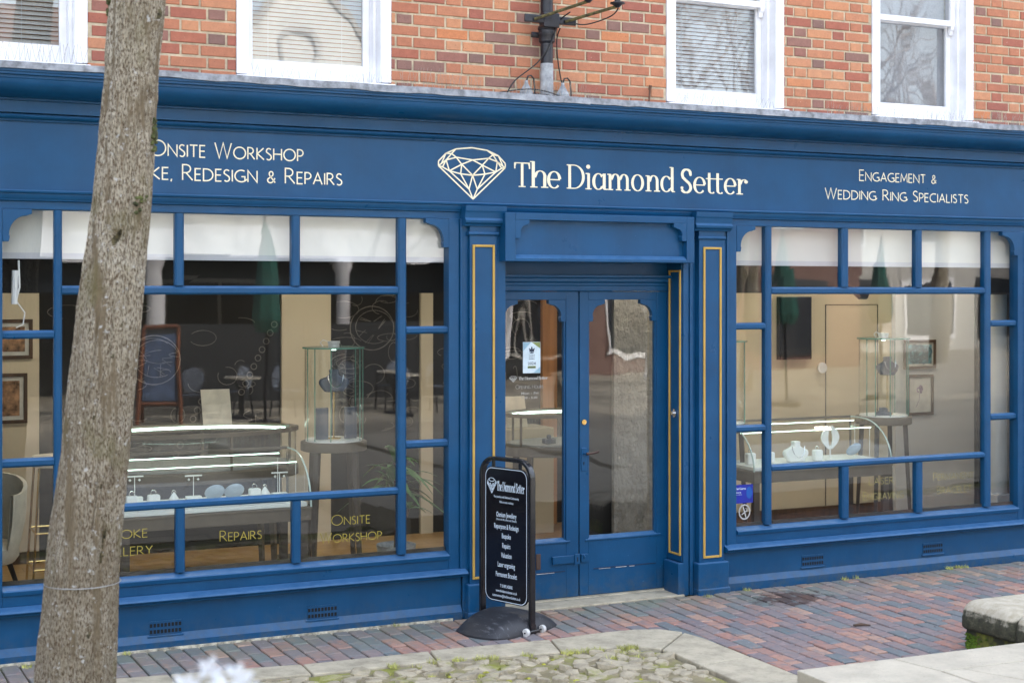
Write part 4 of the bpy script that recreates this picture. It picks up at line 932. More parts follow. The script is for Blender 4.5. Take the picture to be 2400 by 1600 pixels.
# ================================================================== INTERIOR
it = MB(); it.box(-.4, 12.4, .27, 7.0, -.02, .05); inner(it.build('shop_floor', WOODF))
it = MB(); it.box(-.4, 12.4, .27, 7.0, 2.72, 2.76); inner(it.build('shop_ceiling', WWALL))
it = MB(); it.box(-.4, 12.4, 7.0, 7.1, 0, 2.76); it.box(-.5, -.4, .1, 7.0, 0, 2.76); it.box(12.4, 12.5, .1, 7.0, 0, 2.76); inner(it.build('shop_back_wall', DARKW))
for a_, b_ in ((.7, 4.0), (5.7, 9.0)): bh = MB(); bh.box(a_, b_, .36, .46, 2.165, 2.72); inner(bh.build('ceiling_bulkhead', DARKW))
# interior wall runs (left room at y=3)
def wallrun(name, segs, y, mat, z0=.05, z1=2.72, d=.08): 
    m_ = MB()
    for a_, b_ in segs: m_.box(a_, b_, y, y + d, z0, z1)
    return inner(m_.build(name, mat))
wallrun('cream_wall', [(-.4, 1.45), (3.41, 3.84), (4.667, 4.78)], 3.0, BEIGE)
dwall = wallrun('charcoal_feature_wall', [(1.455, 3.405), (3.845, 4.66), (4.785, 5.85)], 3.03, DARKW)
sk = MB(); sk.box(-.4, 1.45, 2.985, 2.999, .05, .14); inner(sk.build('skirting_board', BROWN))
# chalk jewellery drawings on the charcoal wall
ch = MB(); rr = random.Random(5)
def chc(pts, w=.007): ribbon(ch, pts, 0, 0, 1, 1, 3.024 - .0003 * (len(ch.v) % 7), w, w)
for cx, cz, r_ in [(2.35, 1.62, .21), (4.22, 1.86, .20), (5.15, 1.85, .13), (5.3, 1.4, .2)]:
    chc(arc(cx, cz, r_, r_ * .95, 0, 360, 30)); chc(arc(cx + .02, cz + .01, r_ * .85, r_ * .72, 20, 300, 30), .005)
    for k_ in range(9):
        a_ = rr.uniform(0, 6.28); b_ = a_ + rr.uniform(-.8, .8); chc([(cx + .3 * r_ * math.cos(a_), cz + .3 * r_ * math.sin(a_)), (cx + .7 * r_ * math.cos(b_), cz + .7 * r_ * math.sin(b_))], .004)
for i in range(16): chc(arc(3.35 - .035 * i - .3 * (i > 8), 1.9 - .07 * i, .025, .025, 0, 360, 12), .006)
for i in range(110):
    cx, cz = rr.choice([rr.uniform(1.6, 3.3), rr.uniform(3.9, 4.6), rr.uniform(4.9, 5.7)]), rr.uniform(.9, 2.15); a_ = rr.uniform(0, 360)
    chc(arc(cx, cz, rr.uniform(.02, .16), rr.uniform(.02, .09), a_, a_ + rr.uniform(90, 320), 14), .004)
chd = ch.build('chalk_drawing', CHALK); tag(chd, 'pale chalk drawing of rings and gems on the charcoal wall', 'wall drawing')
# right room
wallrun('cream_panelling', [(7.20, 9.205)], 2.2, BEIGE2)
wallrun('white_partition', [(9.21, 10.187)], 2.15, WWALL)
wallrun('dark_column', [(10.19, 10.36)], 2.1, DARKW); wallrun('grey_far_wall', [(10.37, 12.4)], 2.5, simple('mid_grey_wall', (.10, .10, .10), .8, bs=0))
pj = MB(); 
for X in (8.42, 9.03): pj.box(X, X + .006, 2.194, 2.1995, .1, 2.05)
pj.box(8.42, 9.03, 2.194, 2.1995, 2.05, 2.056); inner(pj.build('cupboard_joint', DARKW))
blk = MB(); blk.box(7.86, 8.22, 2.14, 2.19, 1.55, 2.13); tag(blk.build('wall_screen', simple('black_glass_screen', (.006, .005, .005), .15, bs=0), bevel=.004), 'black screen hung on the cream panelling behind the right window', 'screen')
skr = MB(); skr.box(7.2, 9.2, 2.18, 2.199, .05, .17); inner(skr.build('dark_skirting', BROWN))
wc = tag(empty('white_column', (9.05, .62, .05)), 'white fluted column standing at the far right inside the right shop window', 'column')
m_ = MB(); m_.lathe([((.072 if k_ % 2 else .066), 0) for k_ in range(1)] + [(.07, .42), (.066, 2.10)], (0, 0, 0), 24); m_.build('shaft', WWALL, wc)
m_ = MB(); m_.box(-.105, .085, -.09, .09, 0, .40); m_.build('base_block', WWALL, wc, bevel=.01)
sp_ = tag(empty('spotlight', (7.79, .9, 2.16)), 'black ceiling spotlight peeping below the transom of the right shop window', 'spotlight')
m_ = MB(); m_.tube([(-.06, 0, .05), (.0, -.02, .0), (.05, -.03, -.01)], [.045, .055, .04], 12); m_.tube([(0, 0, .02), (0, 0, .5)], .012, 8); m_.build('lamp_body', IRON, sp_, smooth=True)
kn = MB(); kn.tube([(8.37, 2.19, 1.465), (8.37, 2.17, 1.465)], .05, 18); kn.tube([(8.37, 2.169, 1.465), (8.37, 2.165, 1.465)], .03, 18); tag(kn.build('round_switch', WHITEPL, smooth=True), 'small white round thermostat on the cream panelling behind the right window', 'thermostat')
# textured plaster pier behind the right door leaf, orange oak panel
pp = MB(); pp.box(5.605, 6.02, 1.2, 1.3, .05, 2.72); pp.box(5.40, 5.604, 1.24, 1.34, .05, 2.72, mi=1); inner(pp.build('plaster_pier', [PLASTER, DARKW]))
oo = MB(); oo.box(5.855, 6.0, 2.99, 3.05, .05, 2.72); oo.box(6.0, 7.2, 3.05, 3.1, .05, 2.72, mi=1); inner(oo.build('oak_wall_panel', [ORANGE, DARKW]))
cc = MB(); cc.box(4.9, 5.75, 2.55, 2.95, .05, .98); tag(cc.build('white_counter', BEIGE2, bevel=.01), 'cream panelled counter seen through the left door leaf', 'counter')
# ceiling spot panels of the shop
LAMP = emis('lit_ceiling_panel', (1, .90, .74), 7.5)
def clamp(x, y, lab, s=.30):
    r = tag(empty('ceiling_light', (x, y, 2.715)), lab, 'ceiling light', 'ceiling lights inside the shop')
    m_ = MB(); m_.box(-s / 2, s / 2, -s / 2, s / 2, -.012, -.002); m_.build('diffuser', LAMP, r)
    m_ = MB(); 
    for a_, b_, c_, d_ in ((-s / 2 - .02, -s / 2, -s / 2 - .02, s / 2 + .02), (s / 2, s / 2 + .02, -s / 2 - .02, s / 2 + .02), (-s / 2, s / 2, -s / 2 - .02, -s / 2), (-s / 2, s / 2, s / 2, s / 2 + .02)): m_.box(a_, b_, c_, d_, -.016, 0)
    m_.build('frame', WHITEPL, r)
for x, y, l in [(1.1, 1.9, 'square ceiling light above the cream chair'), (2.3, 2.0, 'square ceiling light above the left display case'), (3.7, 2.1, 'square ceiling light above the palm'), (5.2, 1.9, 'square ceiling light inside behind the doors'), (5.75, .75, 'unseen ceiling light added to brighten the plaster pier'), (7.3, 1.3, 'square ceiling light above the right display case'), (8.6, 1.4, 'square ceiling light before the two flower pictures'), (9.7, 1.3, 'square ceiling light by the white curtain')]: clamp(x, y, l)  # the one at the plaster pier is an added light to brighten it
# blinds
def rblind(x0, x1, lab):
    r = tag(empty('roller_blind', ((x0 + x1) / 2, .15, 2.37)), lab, 'roller blind', 'white roller blinds behind the shop windows'); w = (x1 - x0) / 2
    m_ = MB(); m_.box(-w, w, 0, .002, .036, .36); m_.build('blind_fabric', BLINDM, r)
    m_ = MB(); m_.box(-w, w, -.004, .007, 0, .036); m_.build('blind_hem', HEMM, r)
rblind(.80, 3.76, 'white roller blind pulled down a little behind the left shop window'); rblind(5.90, 8.75, 'white roller blind pulled down a little behind the right shop window')
cd = MB(); cd.tube([(.985, .14, 2.36), (.99, .14, 2.2), (.97, .14, 2.12)], .006, 6); cd.tube([(.965, .14, 2.30), (.96, .14, 2.10)], .018, 8); cd.tube([(.97, .14, 2.12), (1.02, .14, 2.05), (1.01, .14, 1.98), (.97, .14, 1.96)], .004, 6); tag(cd.build('blind_cord', WHITEPL, smooth=True), 'white blind cord and winder at the far left of the left shop window', 'blind cord')
# display furniture
STRIP = emis('led_strip', (.70, 1, .88), 1.7)
def curved_case(x0, x1, yf, yb, z0, lab):
    r = tag(empty('display_case', ((x0 + x1) / 2, yf, 0)), lab, 'display case', 'curved glass jewellery cases'); w = (x1 - x0) / 2; D_ = yb - yf; Hh = .34
    m_ = MB(); m_.box(-w, w, 0, D_, z0, z0 + .075); m_.box(-w - .008, w + .008, -.008, D_ + .008, z0 + .075, z0 + .09); m_.build('base_frame', BRONZE, r, bevel=.003)
    m_ = MB(); m_.box(-w + .02, w - .02, .02, D_ - .02, z0 + .092, z0 + .12); m_.build('display_tray', TRAY, r, bevel=.004)
    L1 = [(D_ * .72 * (1 - math.cos(t * math.pi / 2 / 10)), z0 + .09 + Hh * math.sin(t * math.pi / 2 / 10)) for t in range(11)]
    m_ = MB(); vs = []
    for y_, z_ in L1 + [(D_, z0 + .09 + Hh)]: vs += [(-w, y_, z_), (w, y_, z_)]
    m_.add(vs, [(2 * i, 2 * i + 1, 2 * i + 3, 2 * i + 2) for i in range(11)])
    for X in (-w, w): m_.add([(X, y_, z_) for y_, z_ in L1] + [(X, D_, z0 + .09 + Hh), (X, D_, z0 + .09)], [tuple(range(13))])
    m_.build('curved_glass', CASEG, r)
    m_ = MB()
    for X in (-w, w): m_.tube([(X, y_, z_) for y_, z_ in L1] + [(X, D_, z0 + .09 + Hh)], .006, 6, mi=1)
    m_.tube([(-w, D_, z0 + .09 + Hh), (w, D_, z0 + .09 + Hh)], .011, 6); m_.tube([(w, D_, z0 + .09), (w, D_, z0 + .09 + Hh)], .009, 6); m_.tube([(-w, D_, z0 + .09), (-w, D_, z0 + .09 + Hh)], .009, 6); m_.build('metal_trim', [BRONZE, GEDGE], r, smooth=True)
    m_ = MB(); m_.box(-w + .03, w - .12, D_ * .62, D_ * .62 + .012, z0 + .074 + Hh, z0 + .079 + Hh); m_.box(-w + .03, w - .03, D_ * .42, D_ * .42 + .008, z0 + .022 + Hh, z0 + .026 + Hh); m_.build('light_strip', STRIP, r)
    m_ = MB(); m_.box(w - .032, w - .029, D_ * .45, D_ * .45 + .003, z0 + .12, z0 + .02 + Hh); m_.box(w - .142, w - .139, D_ * .55, D_ * .55 + .003, z0 + .12, z0 + .05 + Hh); m_.build('glass_joint', TRAY, r)
    for sx_ in (-1, 1):
        for yy in (.04, D_ - .04): m_ = MB(); m_.prism([(sx_ * (w - .04) - .028, yy - .02), (sx_ * (w - .04) + .028, yy - .02), (sx_ * (w - .04) + .028, yy + .02), (sx_ * (w - .04) - .028, yy + .02)], 'z', .05, z0); m_.build('leg', simple('dark_case_leg', (.06, .045, .035), .5, bs=0) if 'dark_case_leg' not in bpy.data.materials else bpy.data.materials['dark_case_leg'], r, bevel=.004)
    return r
curved_case(1.62, 2.87, .42, .98, .655, 'long curved glass jewellery case lit by strips behind the left shop window')
curved_case(6.40, 7.73, .42, .95, .70, 'long curved glass jewellery case lit by strips behind the right shop window')
def bust(x, y, z, s, m, lab, tall=0):
    r = tag(empty('necklace_bust', (x, y, z)), lab, 'necklace bust', 'necklace display busts')
    b = MB(); half = [(.030, .138), (.024, .118), (.026, .104), (.050, .092), (.082, .080), (.094, .066), (.092, .050), (.080, .030), (.062, .010), (.058, 0)]
    b.prism([(x_ * s, tall + z_ * s) for x_, z_ in half] + [(-x_ * s, tall + z_ * s) for x_, z_ in half[::-1]], 'y', -.026 * s, .022 * s); b.build('bust_form', m, r, smooth=True, bevel=.016 * s, seg=4)
    n_ = MB(); n_.tube([(.05 * s * math.cos(t / 8 * math.pi), -.035 * s - .012 * s * math.sin(t / 8 * math.pi), tall + (.105 - .075 * math.sin(t / 8 * math.pi)) * s) for t in range(9)], .003 * s, 5); n_.build('necklace', CHROME, r, smooth=True)
    if tall: t_ = MB(); t_.tube([(0, 0, 0), (0, 0, tall)], .005, 8); t_.lathe([(.05, 0), (.05, .006), (0, .007)], (0, 0, 0), 14); t_.build('brass_pole', BRASS, r, smooth=True)
    return r
def vitrine(x, y, lab):
    r = tag(empty('glass_vitrine', (x, y, 0)), lab, 'vitrine', 'round glass vitrines on leggy tables')
    m_ = MB(); m_.lathe([(.225, 1.055), (.235, 1.06), (.235, 1.118), (.228, 1.122), (0, 1.122)], (0, 0, 0), 32); m_.build('table_top', BRONZE, r, smooth=True)
    for k_ in range(4): a_ = .6 + k_ * math.pi / 2; m_ = MB(); m_.tube([(.185 * math.cos(a_), .185 * math.sin(a_), 1.06), (.24 * math.cos(a_), .24 * math.sin(a_), .05)], [.026, .017], 4); m_.build('leg', bpy.data.materials['dark_case_leg'], r)
    m_ = MB(); m_.lathe([(.205, 1.13), (.205, 1.772)], (0, 0, 0), 32, a0=0, a1=2 * math.pi - .0001); m_.build('glass_cylinder', CASEG, r, smooth=True)
    m_ = MB(); m_.lathe([(0, 1.122), (.20, 1.122), (.20, 1.134), (0, 1.134)], (0, 0, 0), 28); m_.build('display_floor', TRAY, r)
    m_ = MB(); m_.lathe([(0, 1.774), (.222, 1.774), (.222, 1.784), (0, 1.784)], (0, 0, 0), 32); m_.build('glass_lid', CGREEN, r)
    m_ = MB()
    for a_ in (3.3, 3.7, 4.3, 5.5, 5.95, .4): m_.box(.204 * math.cos(a_) - .0028, .204 * math.cos(a_) + .0028, .204 * math.sin(a_) - .0028, .204 * math.sin(a_) + .0028, 1.13, 1.774)
    m_.build('glass_edge', CGREEN, r)
    m_ = MB(); m_.lathe([(0, 1.785), (.04, 1.785), (.04, 1.803), (.036, 1.805), (.044, 1.807), (.044, 1.825), (0, 1.827)], (0, 0, 0), 16); m_.tube([(-.04, 0, 1.82), (-.08, 0, 1.835), (-.10, 0, 1.815), (-.08, 0, 1.79)], .004, 6); m_.build('lamp_unit', WHITEPL, r, smooth=True)
    m_ = MB(); m_.box(-.015, .015, -.004, .004, 1.760, 1.772); m_.build('light_strip', STRIP, r)
vitrine(3.20, .95, 'round glass vitrine with grey bust behind the left shop window'); vitrine(8.08, .95, 'round glass vitrine in front of the two framed flower pictures'); vitrine(6.43, .95, 'round glass vitrine behind the left side light of the right shop window')
bust(3.20, .95, 1.136, 1.15, GREYV, 'grey velvet bust on a brass pole in the left vitrine', .33); bust(8.12, .95, 1.136, 1.15, GREYV, 'grey velvet bust with chain on a brass pole in the right vitrine', .33)
bust(6.46, .95, 1.136, 1.0, GREYV, 'grey velvet bust low in the side light vitrine', .16)
for x, y, l in ((3.10, .90, 'left one'), (3.31, .90, 'right one')):
    b = MB(); b.box(x - .045, x + .045, y, y + .02, 1.136, 1.36); tag(b.build('display_stand', GREYV, bevel=.004), 'upright grey display board in the left vitrine, ' + l, 'display stand', 'grey display boards')
b = MB(); b.lathe([(.07, 0), (.07, .02), (.04, .03), (.035, .06), (0, .065)], (8.02, .88, 1.136), 14); tag(b.build('ring_stand', GREYV), 'low grey velvet ring stand on the floor of the right vitrine', 'ring stand')
bust(6.93, .62, .822, 1.2, TRAY, 'white necklace bust in the right display case')
def stand(x, y, z, kind, lab):
    n0 = len(bpy.data.objects)
    stand_(x, y, z, kind, lab)
    for o in bpy.data.objects:
        if o.type == 'EMPTY' and o.get('label') == lab: o.scale = (1.4, 1.4, 1.45)
def stand_(x, y, z, kind, lab):
    if kind == 'box':
        r = tag(empty('ring_box', (x, y, z)), lab, 'ring box', 'white jewellery stands in the cases'); b = MB(); b.box(-.028, .028, -.02, .02, 0, .062); b.build('box_block', TRAY, r, bevel=.008); b = MB(); b.tube([(.012 * math.cos(t), 0, .07 + .012 * math.sin(t)) for t in [i * .6 for i in range(11)]], .0025, 5); b.build('ring', CHROME, r, smooth=True)
    elif kind == 'tee':
        r = tag(empty('earring_stand', (x, y, z)), lab, 'earring stand', 'white jewellery stands in the cases'); b = MB(); b.box(-.035, .035, -.02, .02, 0, .035); b.tube([(0, 0, .035), (0, 0, .125)], .002, 5); b.box(-.04, .04, -.003, .003, .125, .131); b.build('stand_frame', TRAY, r); b = MB(); b.lathe([(0, 0), (.007, .007), (0, .014)], (-.022, 0, .104), 8); b.lathe([(0, 0), (.007, .007), (0, .014)], (.022, 0, .104), 8); b.build('earrings', TRAY, r)
    elif kind == 'cone':
        r = tag(empty('ring_cone', (x, y, z)), lab, 'ring cone', 'white jewellery stands in the cases'); b = MB(); b.lathe([(.03, 0), (.028, .03), (.012, .055), (0, .07)], (0, 0, 0), 12); b.build('cone', TRAY, r, smooth=True); b = MB(); b.tube([(.010 * math.cos(t), 0, .066 + .010 * math.sin(t)) for t in [i * .6 for i in range(11)]], .002, 5); b.build('ring', CHROME, r, smooth=True)
    elif kind == 'plate':
        r = tag(empty('display_dish', (x, y, z)), lab, 'display dish', 'white jewellery stands in the cases'); b = MB(); b.lathe([(.0, .0), (.05, .002), (.062, .012), (.064, .016), (.05, .008), (0, .006)], (0, 0, 0), 20, 1, 1); o_ = b.build('dish', DISHM, r, smooth=True); o_.scale = (.75, .75, .75); o_.rotation_euler = (R(-50), 0, 0); o_.location = (0, 0, .045)
    elif kind == 'wing':
        r = tag(empty('necklace_collar', (x, y, z)), lab, 'necklace stand', 'white jewellery stands in the cases'); b = MB(); 
        for s_ in (-1, 1): b.prism([(s_ * (.004 + .05 * math.sin(t / 8 * math.pi) + .01), .06 + .13 * t / 8) for t in range(9)] + [(s_ * (.004 + .012 * math.sin(t / 8 * math.pi)), .06 + .12 * t / 8) for t in range(8, -1, -1)], 'y', -.004, .004)
        b.tube([(0, 0, 0), (0, 0, .08)], .004, 6); b.lathe([(.03, 0), (.03, .006), (0, .008)], (0, 0, 0), 12); b.build('collar', TRAY, r)
LZ = .777
for x, y, k_, l in [(1.72, .55, 'box', 'first white ring box from the left in the left display case'), (1.86, .56, 'box', 'tall white ring box near the left end of the left display case'), (1.99, .56, 'cone', 'white ring cone in the left half of the left display case'), (2.14, .66, 'tee', 'earring stand in the middle of the left display case'), (2.27, .6, 'plate', 'left of the two clear dishes in the left display case'), (2.40, .6, 'plate', 'right of the two clear dishes in the left display case'), (2.53, .58, 'box', 'white ring box right of the two dishes'), (2.60, .58, 'cone', 'white ring cone at the right end of the left display case'), (2.70, .58, 'tee', 'earring stand at the right end of the left display case'), (1.78, .78, 'tee', 'earring stand at the left end of the left display case')]: stand(x, y, LZ, k_, l)
LZ = .822
for x, y, k_, l in [(6.50, .62, 'box', 'white ring box in the left corner of the right display case'), (6.68, .62, 'box', 'white ring box left of the white bust'), (7.13, .6, 'box', 'white ring box right of the white bust'), (7.27, .62, 'wing', 'white winged collar stand in the right display case'), (7.50, .6, 'plate', 'tilted white dish at the right end of the right display case')]: stand(x, y, LZ, k_, l)
for x in (1.9, 2.25, 2.55): b = MB(); b.box(x - .16, x + .16, .45, .50, .777, .795); tag(b.build('ring_tray', TRAY, bevel=.003), {1.9: 'cream ring tray at the left front of the left case', 2.25: 'cream ring tray at the centre front of the left case', 2.55: 'cream ring tray at the right front of the left case'}[x], 'ring tray', 'flat ring trays')
# oval counters
def oval(x, y, rx, ry, z0, zt, lab):
    r = tag(empty('oval_counter', (x, y, 0)), lab, 'glass counter', 'oval glass counters')
    m_ = MB(); m_.lathe([(0, z0), (1, z0), (1, z0 + .07), (.97, z0 + .085), (0, z0 + .085)], (0, 0, 0), 36, rx, ry); m_.build('counter_base', BRONZE, r, smooth=True)
    m_ = MB(); m_.lathe([(0, z0 + .086), (.94, z0 + .086), (.94, z0 + .10), (0, z0 + .10)], (0, 0, 0), 36, rx, ry); m_.build('display_tray', simple('grey_leatherette', (.30, .30, .29), .7, bs=0) if 'grey_leatherette' not in bpy.data.materials else bpy.data.materials['grey_leatherette'], r)
    m_ = MB(); m_.lathe([(.98, z0 + .09), (.98, zt)], (0, 0, 0), 36, rx, ry); m_.build('glass_wall', CASEG, r, smooth=True)
    m_ = MB(); m_.lathe([(1.0, zt), (1.0, zt + .03), (.93, zt + .03), (.93, zt), (1.0, zt)], (0, 0, 0), 36, rx, ry, a1=2 * math.pi - .001); m_.build('top_rim', BRONZE, r)
    m_ = MB(); m_.lathe([(.92, zt + .004), (.905, zt + .004), (.905, zt + .010), (.92, zt + .010), (.92, zt + .004)], (0, 0, 0), 36, rx, ry, a0=.15, a1=math.pi - .5); m_.build('light_strip', STRIP, r)
    for a_ in (.5, 2.64, 3.64, 5.78): m_ = MB(); X, Y = .8 * rx * math.cos(a_), .8 * ry * math.sin(a_); m_.tube([(X, Y, z0), (X * 1.05, Y * 1.05, .05)], [.032, .022], 4); m_.build('leg', BRONZE, r)
    m_ = MB(); 
    for a_ in (.2, 1.3, 2.3, 3.6, 5.0): m_.box(.98 * rx * math.cos(a_) - .008, .98 * rx * math.cos(a_) + .008, .98 * ry * math.sin(a_) - .006, .98 * ry * math.sin(a_) + .006, z0 + .085, zt)
    m_.build('corner_post', BRONZE, r)
oval(2.35, 1.85, .85, .45, .80, 1.13, 'long oval glass counter with lit rim behind the left display case'); oval(5.55, 2.0, .52, .35, .82, 1.14, 'oval glass counter with lit rim seen through the doors')
for x, y, l in ((5.35, 1.85, 'left'), (5.55, 1.8, 'right')):
    b = MB(); b.box(x - .05, x + .05, y - .03, y + .03, .922, .96); b.lathe([(.02, 0), (.02, .03), (0, .035)], (x, y, .96), 10); tag(b.build('ring_block', GREYV, bevel=.003), 'grey ring block in the oval counter, the %s one' % l, 'ring block', 'grey ring blocks')
cdm = MB(); cdm.add([(-.11, .03, 0), (.11, .03, 0), (.10, .08, .27), (-.12, .08, .27), (-.11, .035, 0), (.11, .035, 0), (.10, .085, .27), (-.12, .085, .27)], [(0, 1, 2, 3), (7, 6, 5, 4), (0, 4, 5, 1), (1, 5, 6, 2), (2, 6, 7, 3), (3, 7, 4, 0)]); o = cdm.build('price_card', simple('cream_card', (.72, .66, .54), .7, bs=0)); o.location = (2.62, 1.95, 1.165); tag(o, 'cream card propped on the oval counter behind the left window', 'card')
cdm2 = o.copy(); cdm2.data = o.data; col.objects.link(cdm2); cdm2.location = (5.42, 2.6, .985); cdm2['label'] = 'cream card leaning on the counter behind the left door leaf'
# pictures
def picture(x0, x1, z0, z1, y, art, lab):
    r = tag(empty('framed_picture', ((x0 + x1) / 2, y, (z0 + z1) / 2)), lab, 'picture', 'framed pictures inside the shop'); w, h_ = (x1 - x0) / 2, (z1 - z0) / 2; t = .028
    m_ = MB(); m_.box(-w, w, -.02, 0, -h_, -h_ + t); m_.box(-w, w, -.02, 0, h_ - t, h_); m_.box(-w, -w + t, -.02, 0, -h_ + t, h_ - t); m_.box(w - t, w, -.02, 0, -h_ + t, h_ - t); m_.build('picture_frame', BROWN, r, bevel=.002)
    m_ = MB(); m_.box(-w + t, w - t, -.008, -.002, -h_ + t, h_ - t); m_.build('mount', simple('white_mount', (.60, .60, .56), .7, bs=0) if 'white_mount' not in bpy.data.materials else bpy.data.materials['white_mount'], r)
    m_ = MB(); rr = random.Random(int(x0 * 50))
    if art == 'rose':
        for k_ in range(34):
            a_ = rr.uniform(0, 6.28); d_ = rr.uniform(0, 1); cx, cz = w * .55 * d_ * math.cos(a_), h_ * .5 * d_ * math.sin(a_) + .01
            ribbon(m_, arc(cx, cz, rr.uniform(.02, .05), rr.uniform(.02, .04), math.degrees(a_) - 80, math.degrees(a_) + 80, 8), 0, 0, 1, 1, -.009 - .0002 * k_, .012, .012)
        pb_ = MB(); pb_.box(-w + t + .02, w - t - .02, -.0088, -.0078, -h_ + t + .02, h_ - t - .02); pb_.build('print_ground', simple('pale_teal_print', (.12, .30, .36), .7, var=.6, scale=30, bs=0), r)
        m_.build('print', simple('teal_print', (.03, .12, .17), .7, var=.5, scale=60, bs=0), r)
    elif art == 'stem':
        for k_ in range(7):
            a_ = rr.uniform(0, 6.28); ribbon(m_, arc(.02 * math.cos(a_), .05 + .02 * math.sin(a_), .015, .02, 0, 300, 8), 0, 0, 1, 1, -.009 - .0002 * k_, .012, .012)
        ribbon(m_, [(0, .03), (-.01, -.05), (-.05, -.12)], 0, 0, 1, 1, -.0088, .005, .005); m_.build('print', simple('lilac_print', (.22, .15, .27), .7, var=.5, scale=60, bs=0), r)
    else:
        m_.box(-w + t + .03, w - t - .03, -.011, -.0085, -h_ + t + .03, h_ - t - .03); m_.build('print', simple('brown_photo_print', (.28, .16, .09), .7, var=.9, scale=14, bs=0), r)
picture(9.30, 9.69, 1.432, 1.713, 2.148, 'rose', 'framed blue rose print on the white partition'); picture(9.335, 9.66, .985, 1.378, 2.148, 'stem', 'framed lilac stem print below the blue rose print')
picture(.98, 1.40, 1.65, 1.96, 2.998, 'ph', 'upper brown-framed photo on the cream wall at the far left'); picture(.98, 1.36, 1.15, 1.54, 2.998, 'ph', 'lower brown-framed photo on the cream wall at the far left')
# palm
pm = tag(empty('potted_palm', (3.80, 1.3, .05)), 'spiky green palm in a pot behind the left shop window', 'palm')
m_ = MB(); m_.lathe([(.0, 0), (.11, 0), (.15, .24), (.14, .24), (.13, .2), (0, .2)], (0, 0, 0), 18); m_.build('pot', GREYP, pm, smooth=True)
m_ = MB(); m_.tube([(0, 0, .2), (.01, 0, .5), (-.01, .01, .85)], [.02, .017, .014], 8); m_.tube([(.01, 0, .25), (.09, -.03, .5)], .01, 6); m_.build('stem', BROWN, pm, smooth=True)
m_ = MB(); rr = random.Random(4)
def blade(c, az_, el_, L_, w_):
    pts = []
    for i in range(7):
        t = i / 6; d_ = L_ * t; dr = -.55 * L_ * t * t
        pts.append(Vector((c[0] + d_ * math.cos(az_) * math.cos(el_), c[1] + d_ * math.sin(az_) * math.cos(el_), c[2] + d_ * math.sin(el_) + dr)))
    s_ = Vector((-math.sin(az_), math.cos(az_), 0)); vs = []
    for i, p in enumerate(pts): ww = w_ * math.sin(math.pi * min(.98, (i + .6) / 6.6)) ; vs += [p - s_ * ww, p + s_ * ww]
    m_.add(vs, [(2 * i, 2 * i + 1, 2 * i + 3, 2 * i + 2) for i in range(6)])
for i in range(46): blade((-.01, .01, rr.uniform(.62, .88)), rr.uniform(0, 6.28), rr.uniform(-.1, 1.35), rr.uniform(.28, .46), rr.uniform(.018, .026))
for i in range(12): blade((.09, -.03, .5), rr.uniform(0, 6.28), rr.uniform(0, 1.2), rr.uniform(.12, .22), .016)
m_.build('foliage', simple('palm_leaf', (.07, .19, .05), .45, var=.5, scale=6, bs=0), pm)
# dark shoe-like ornament and paper on the floor between case and palm
b = MB(); b.lathe([(.0, 0), (.10, .0), (.12, .10), (.11, .10), (0, .08)], (3.14, 1.9, .05), 16); tag(b.build('plant_bowl', IRON, smooth=True), 'black bowl on the shop floor behind the vitrine', 'bowl')
b = MB(); b.box(3.25, 3.62, 1.5, 1.9, .051, .075); tag(b.build('floor_plate', TRAY), 'pale square plate lying on the shop floor beside the bowl', 'plate')
# tub chair
tc = tag(empty('tub_chair', (.86, 1.25, .05), -.5), 'cream tub chair with black and gold legs at the far left inside the shop', 'chair')
m_ = MB(); vs = []; n = 16
for i in range(n + 1):
    a_ = math.pi * 1.25 * i / n - math.pi * .125
    for rr_, zz in ((.24, .38), (.29, .62), (.30, .80 + .1 * math.sin(min(math.pi, max(0, a_)))), (.275, .80 + .1 * math.sin(min(math.pi, max(0, a_)))), (.25, .5)): vs.append((rr_ * math.cos(a_), rr_ * math.sin(a_), zz))
m_.add(vs, [(i * 5 + k_, i * 5 + (k_ + 1) % 5, (i + 1) * 5 + (k_ + 1) % 5, (i + 1) * 5 + k_) for i in range(n) for k_ in range(5)]); m_.build('backrest', simple('cream_velvet', (.60, .55, .44), .9, bs=0), tc, smooth=True)
m_ = MB(); m_.lathe([(0, .34), (.22, .34), (.25, .38), (.25, .44), (.2, .47), (0, .475)], (0, 0, 0), 20); m_.build('seat', bpy.data.materials['cream_velvet'], tc, smooth=True)
for sx_, sy_ in ((-1, -1), (1, -1), (1, 1), (-1, 1)): m_ = MB(); m_.tube([(sx_ * .13, sy_ * .13, .36), (sx_ * .22, sy_ * .22, 0)], [.02, .011], 8); m_.build('leg', IRON, tc)
bs_ = tag(empty('brass_stool', (1.42, 1.75, .05)), 'thin brass framed stool beside the cream tub chair', 'stool')
m_ = MB()
for sx_, sy_ in ((-1, -1), (1, -1), (1, 1), (-1, 1)): m_.tube([(sx_ * .14, sy_ * .14, .9), (sx_ * .19, sy_ * .19, 0)], .009, 6)
for zz, q in ((.45, .165), (.2, .18)):
    m_.tube([(-q, -q, zz), (q, -q, zz), (q, q, zz), (-q, q, zz), (-q, -q, zz)], .008, 6)
m_.build('stool_frame', BRASS, bs_); m_ = MB(); m_.lathe([(0, .9), (.18, .9), (.19, .93), (.17, .97), (0, .975)], (0, 0, 0), 20); m_.build('seat', bpy.data.materials['cream_velvet'], bs_, smooth=True)

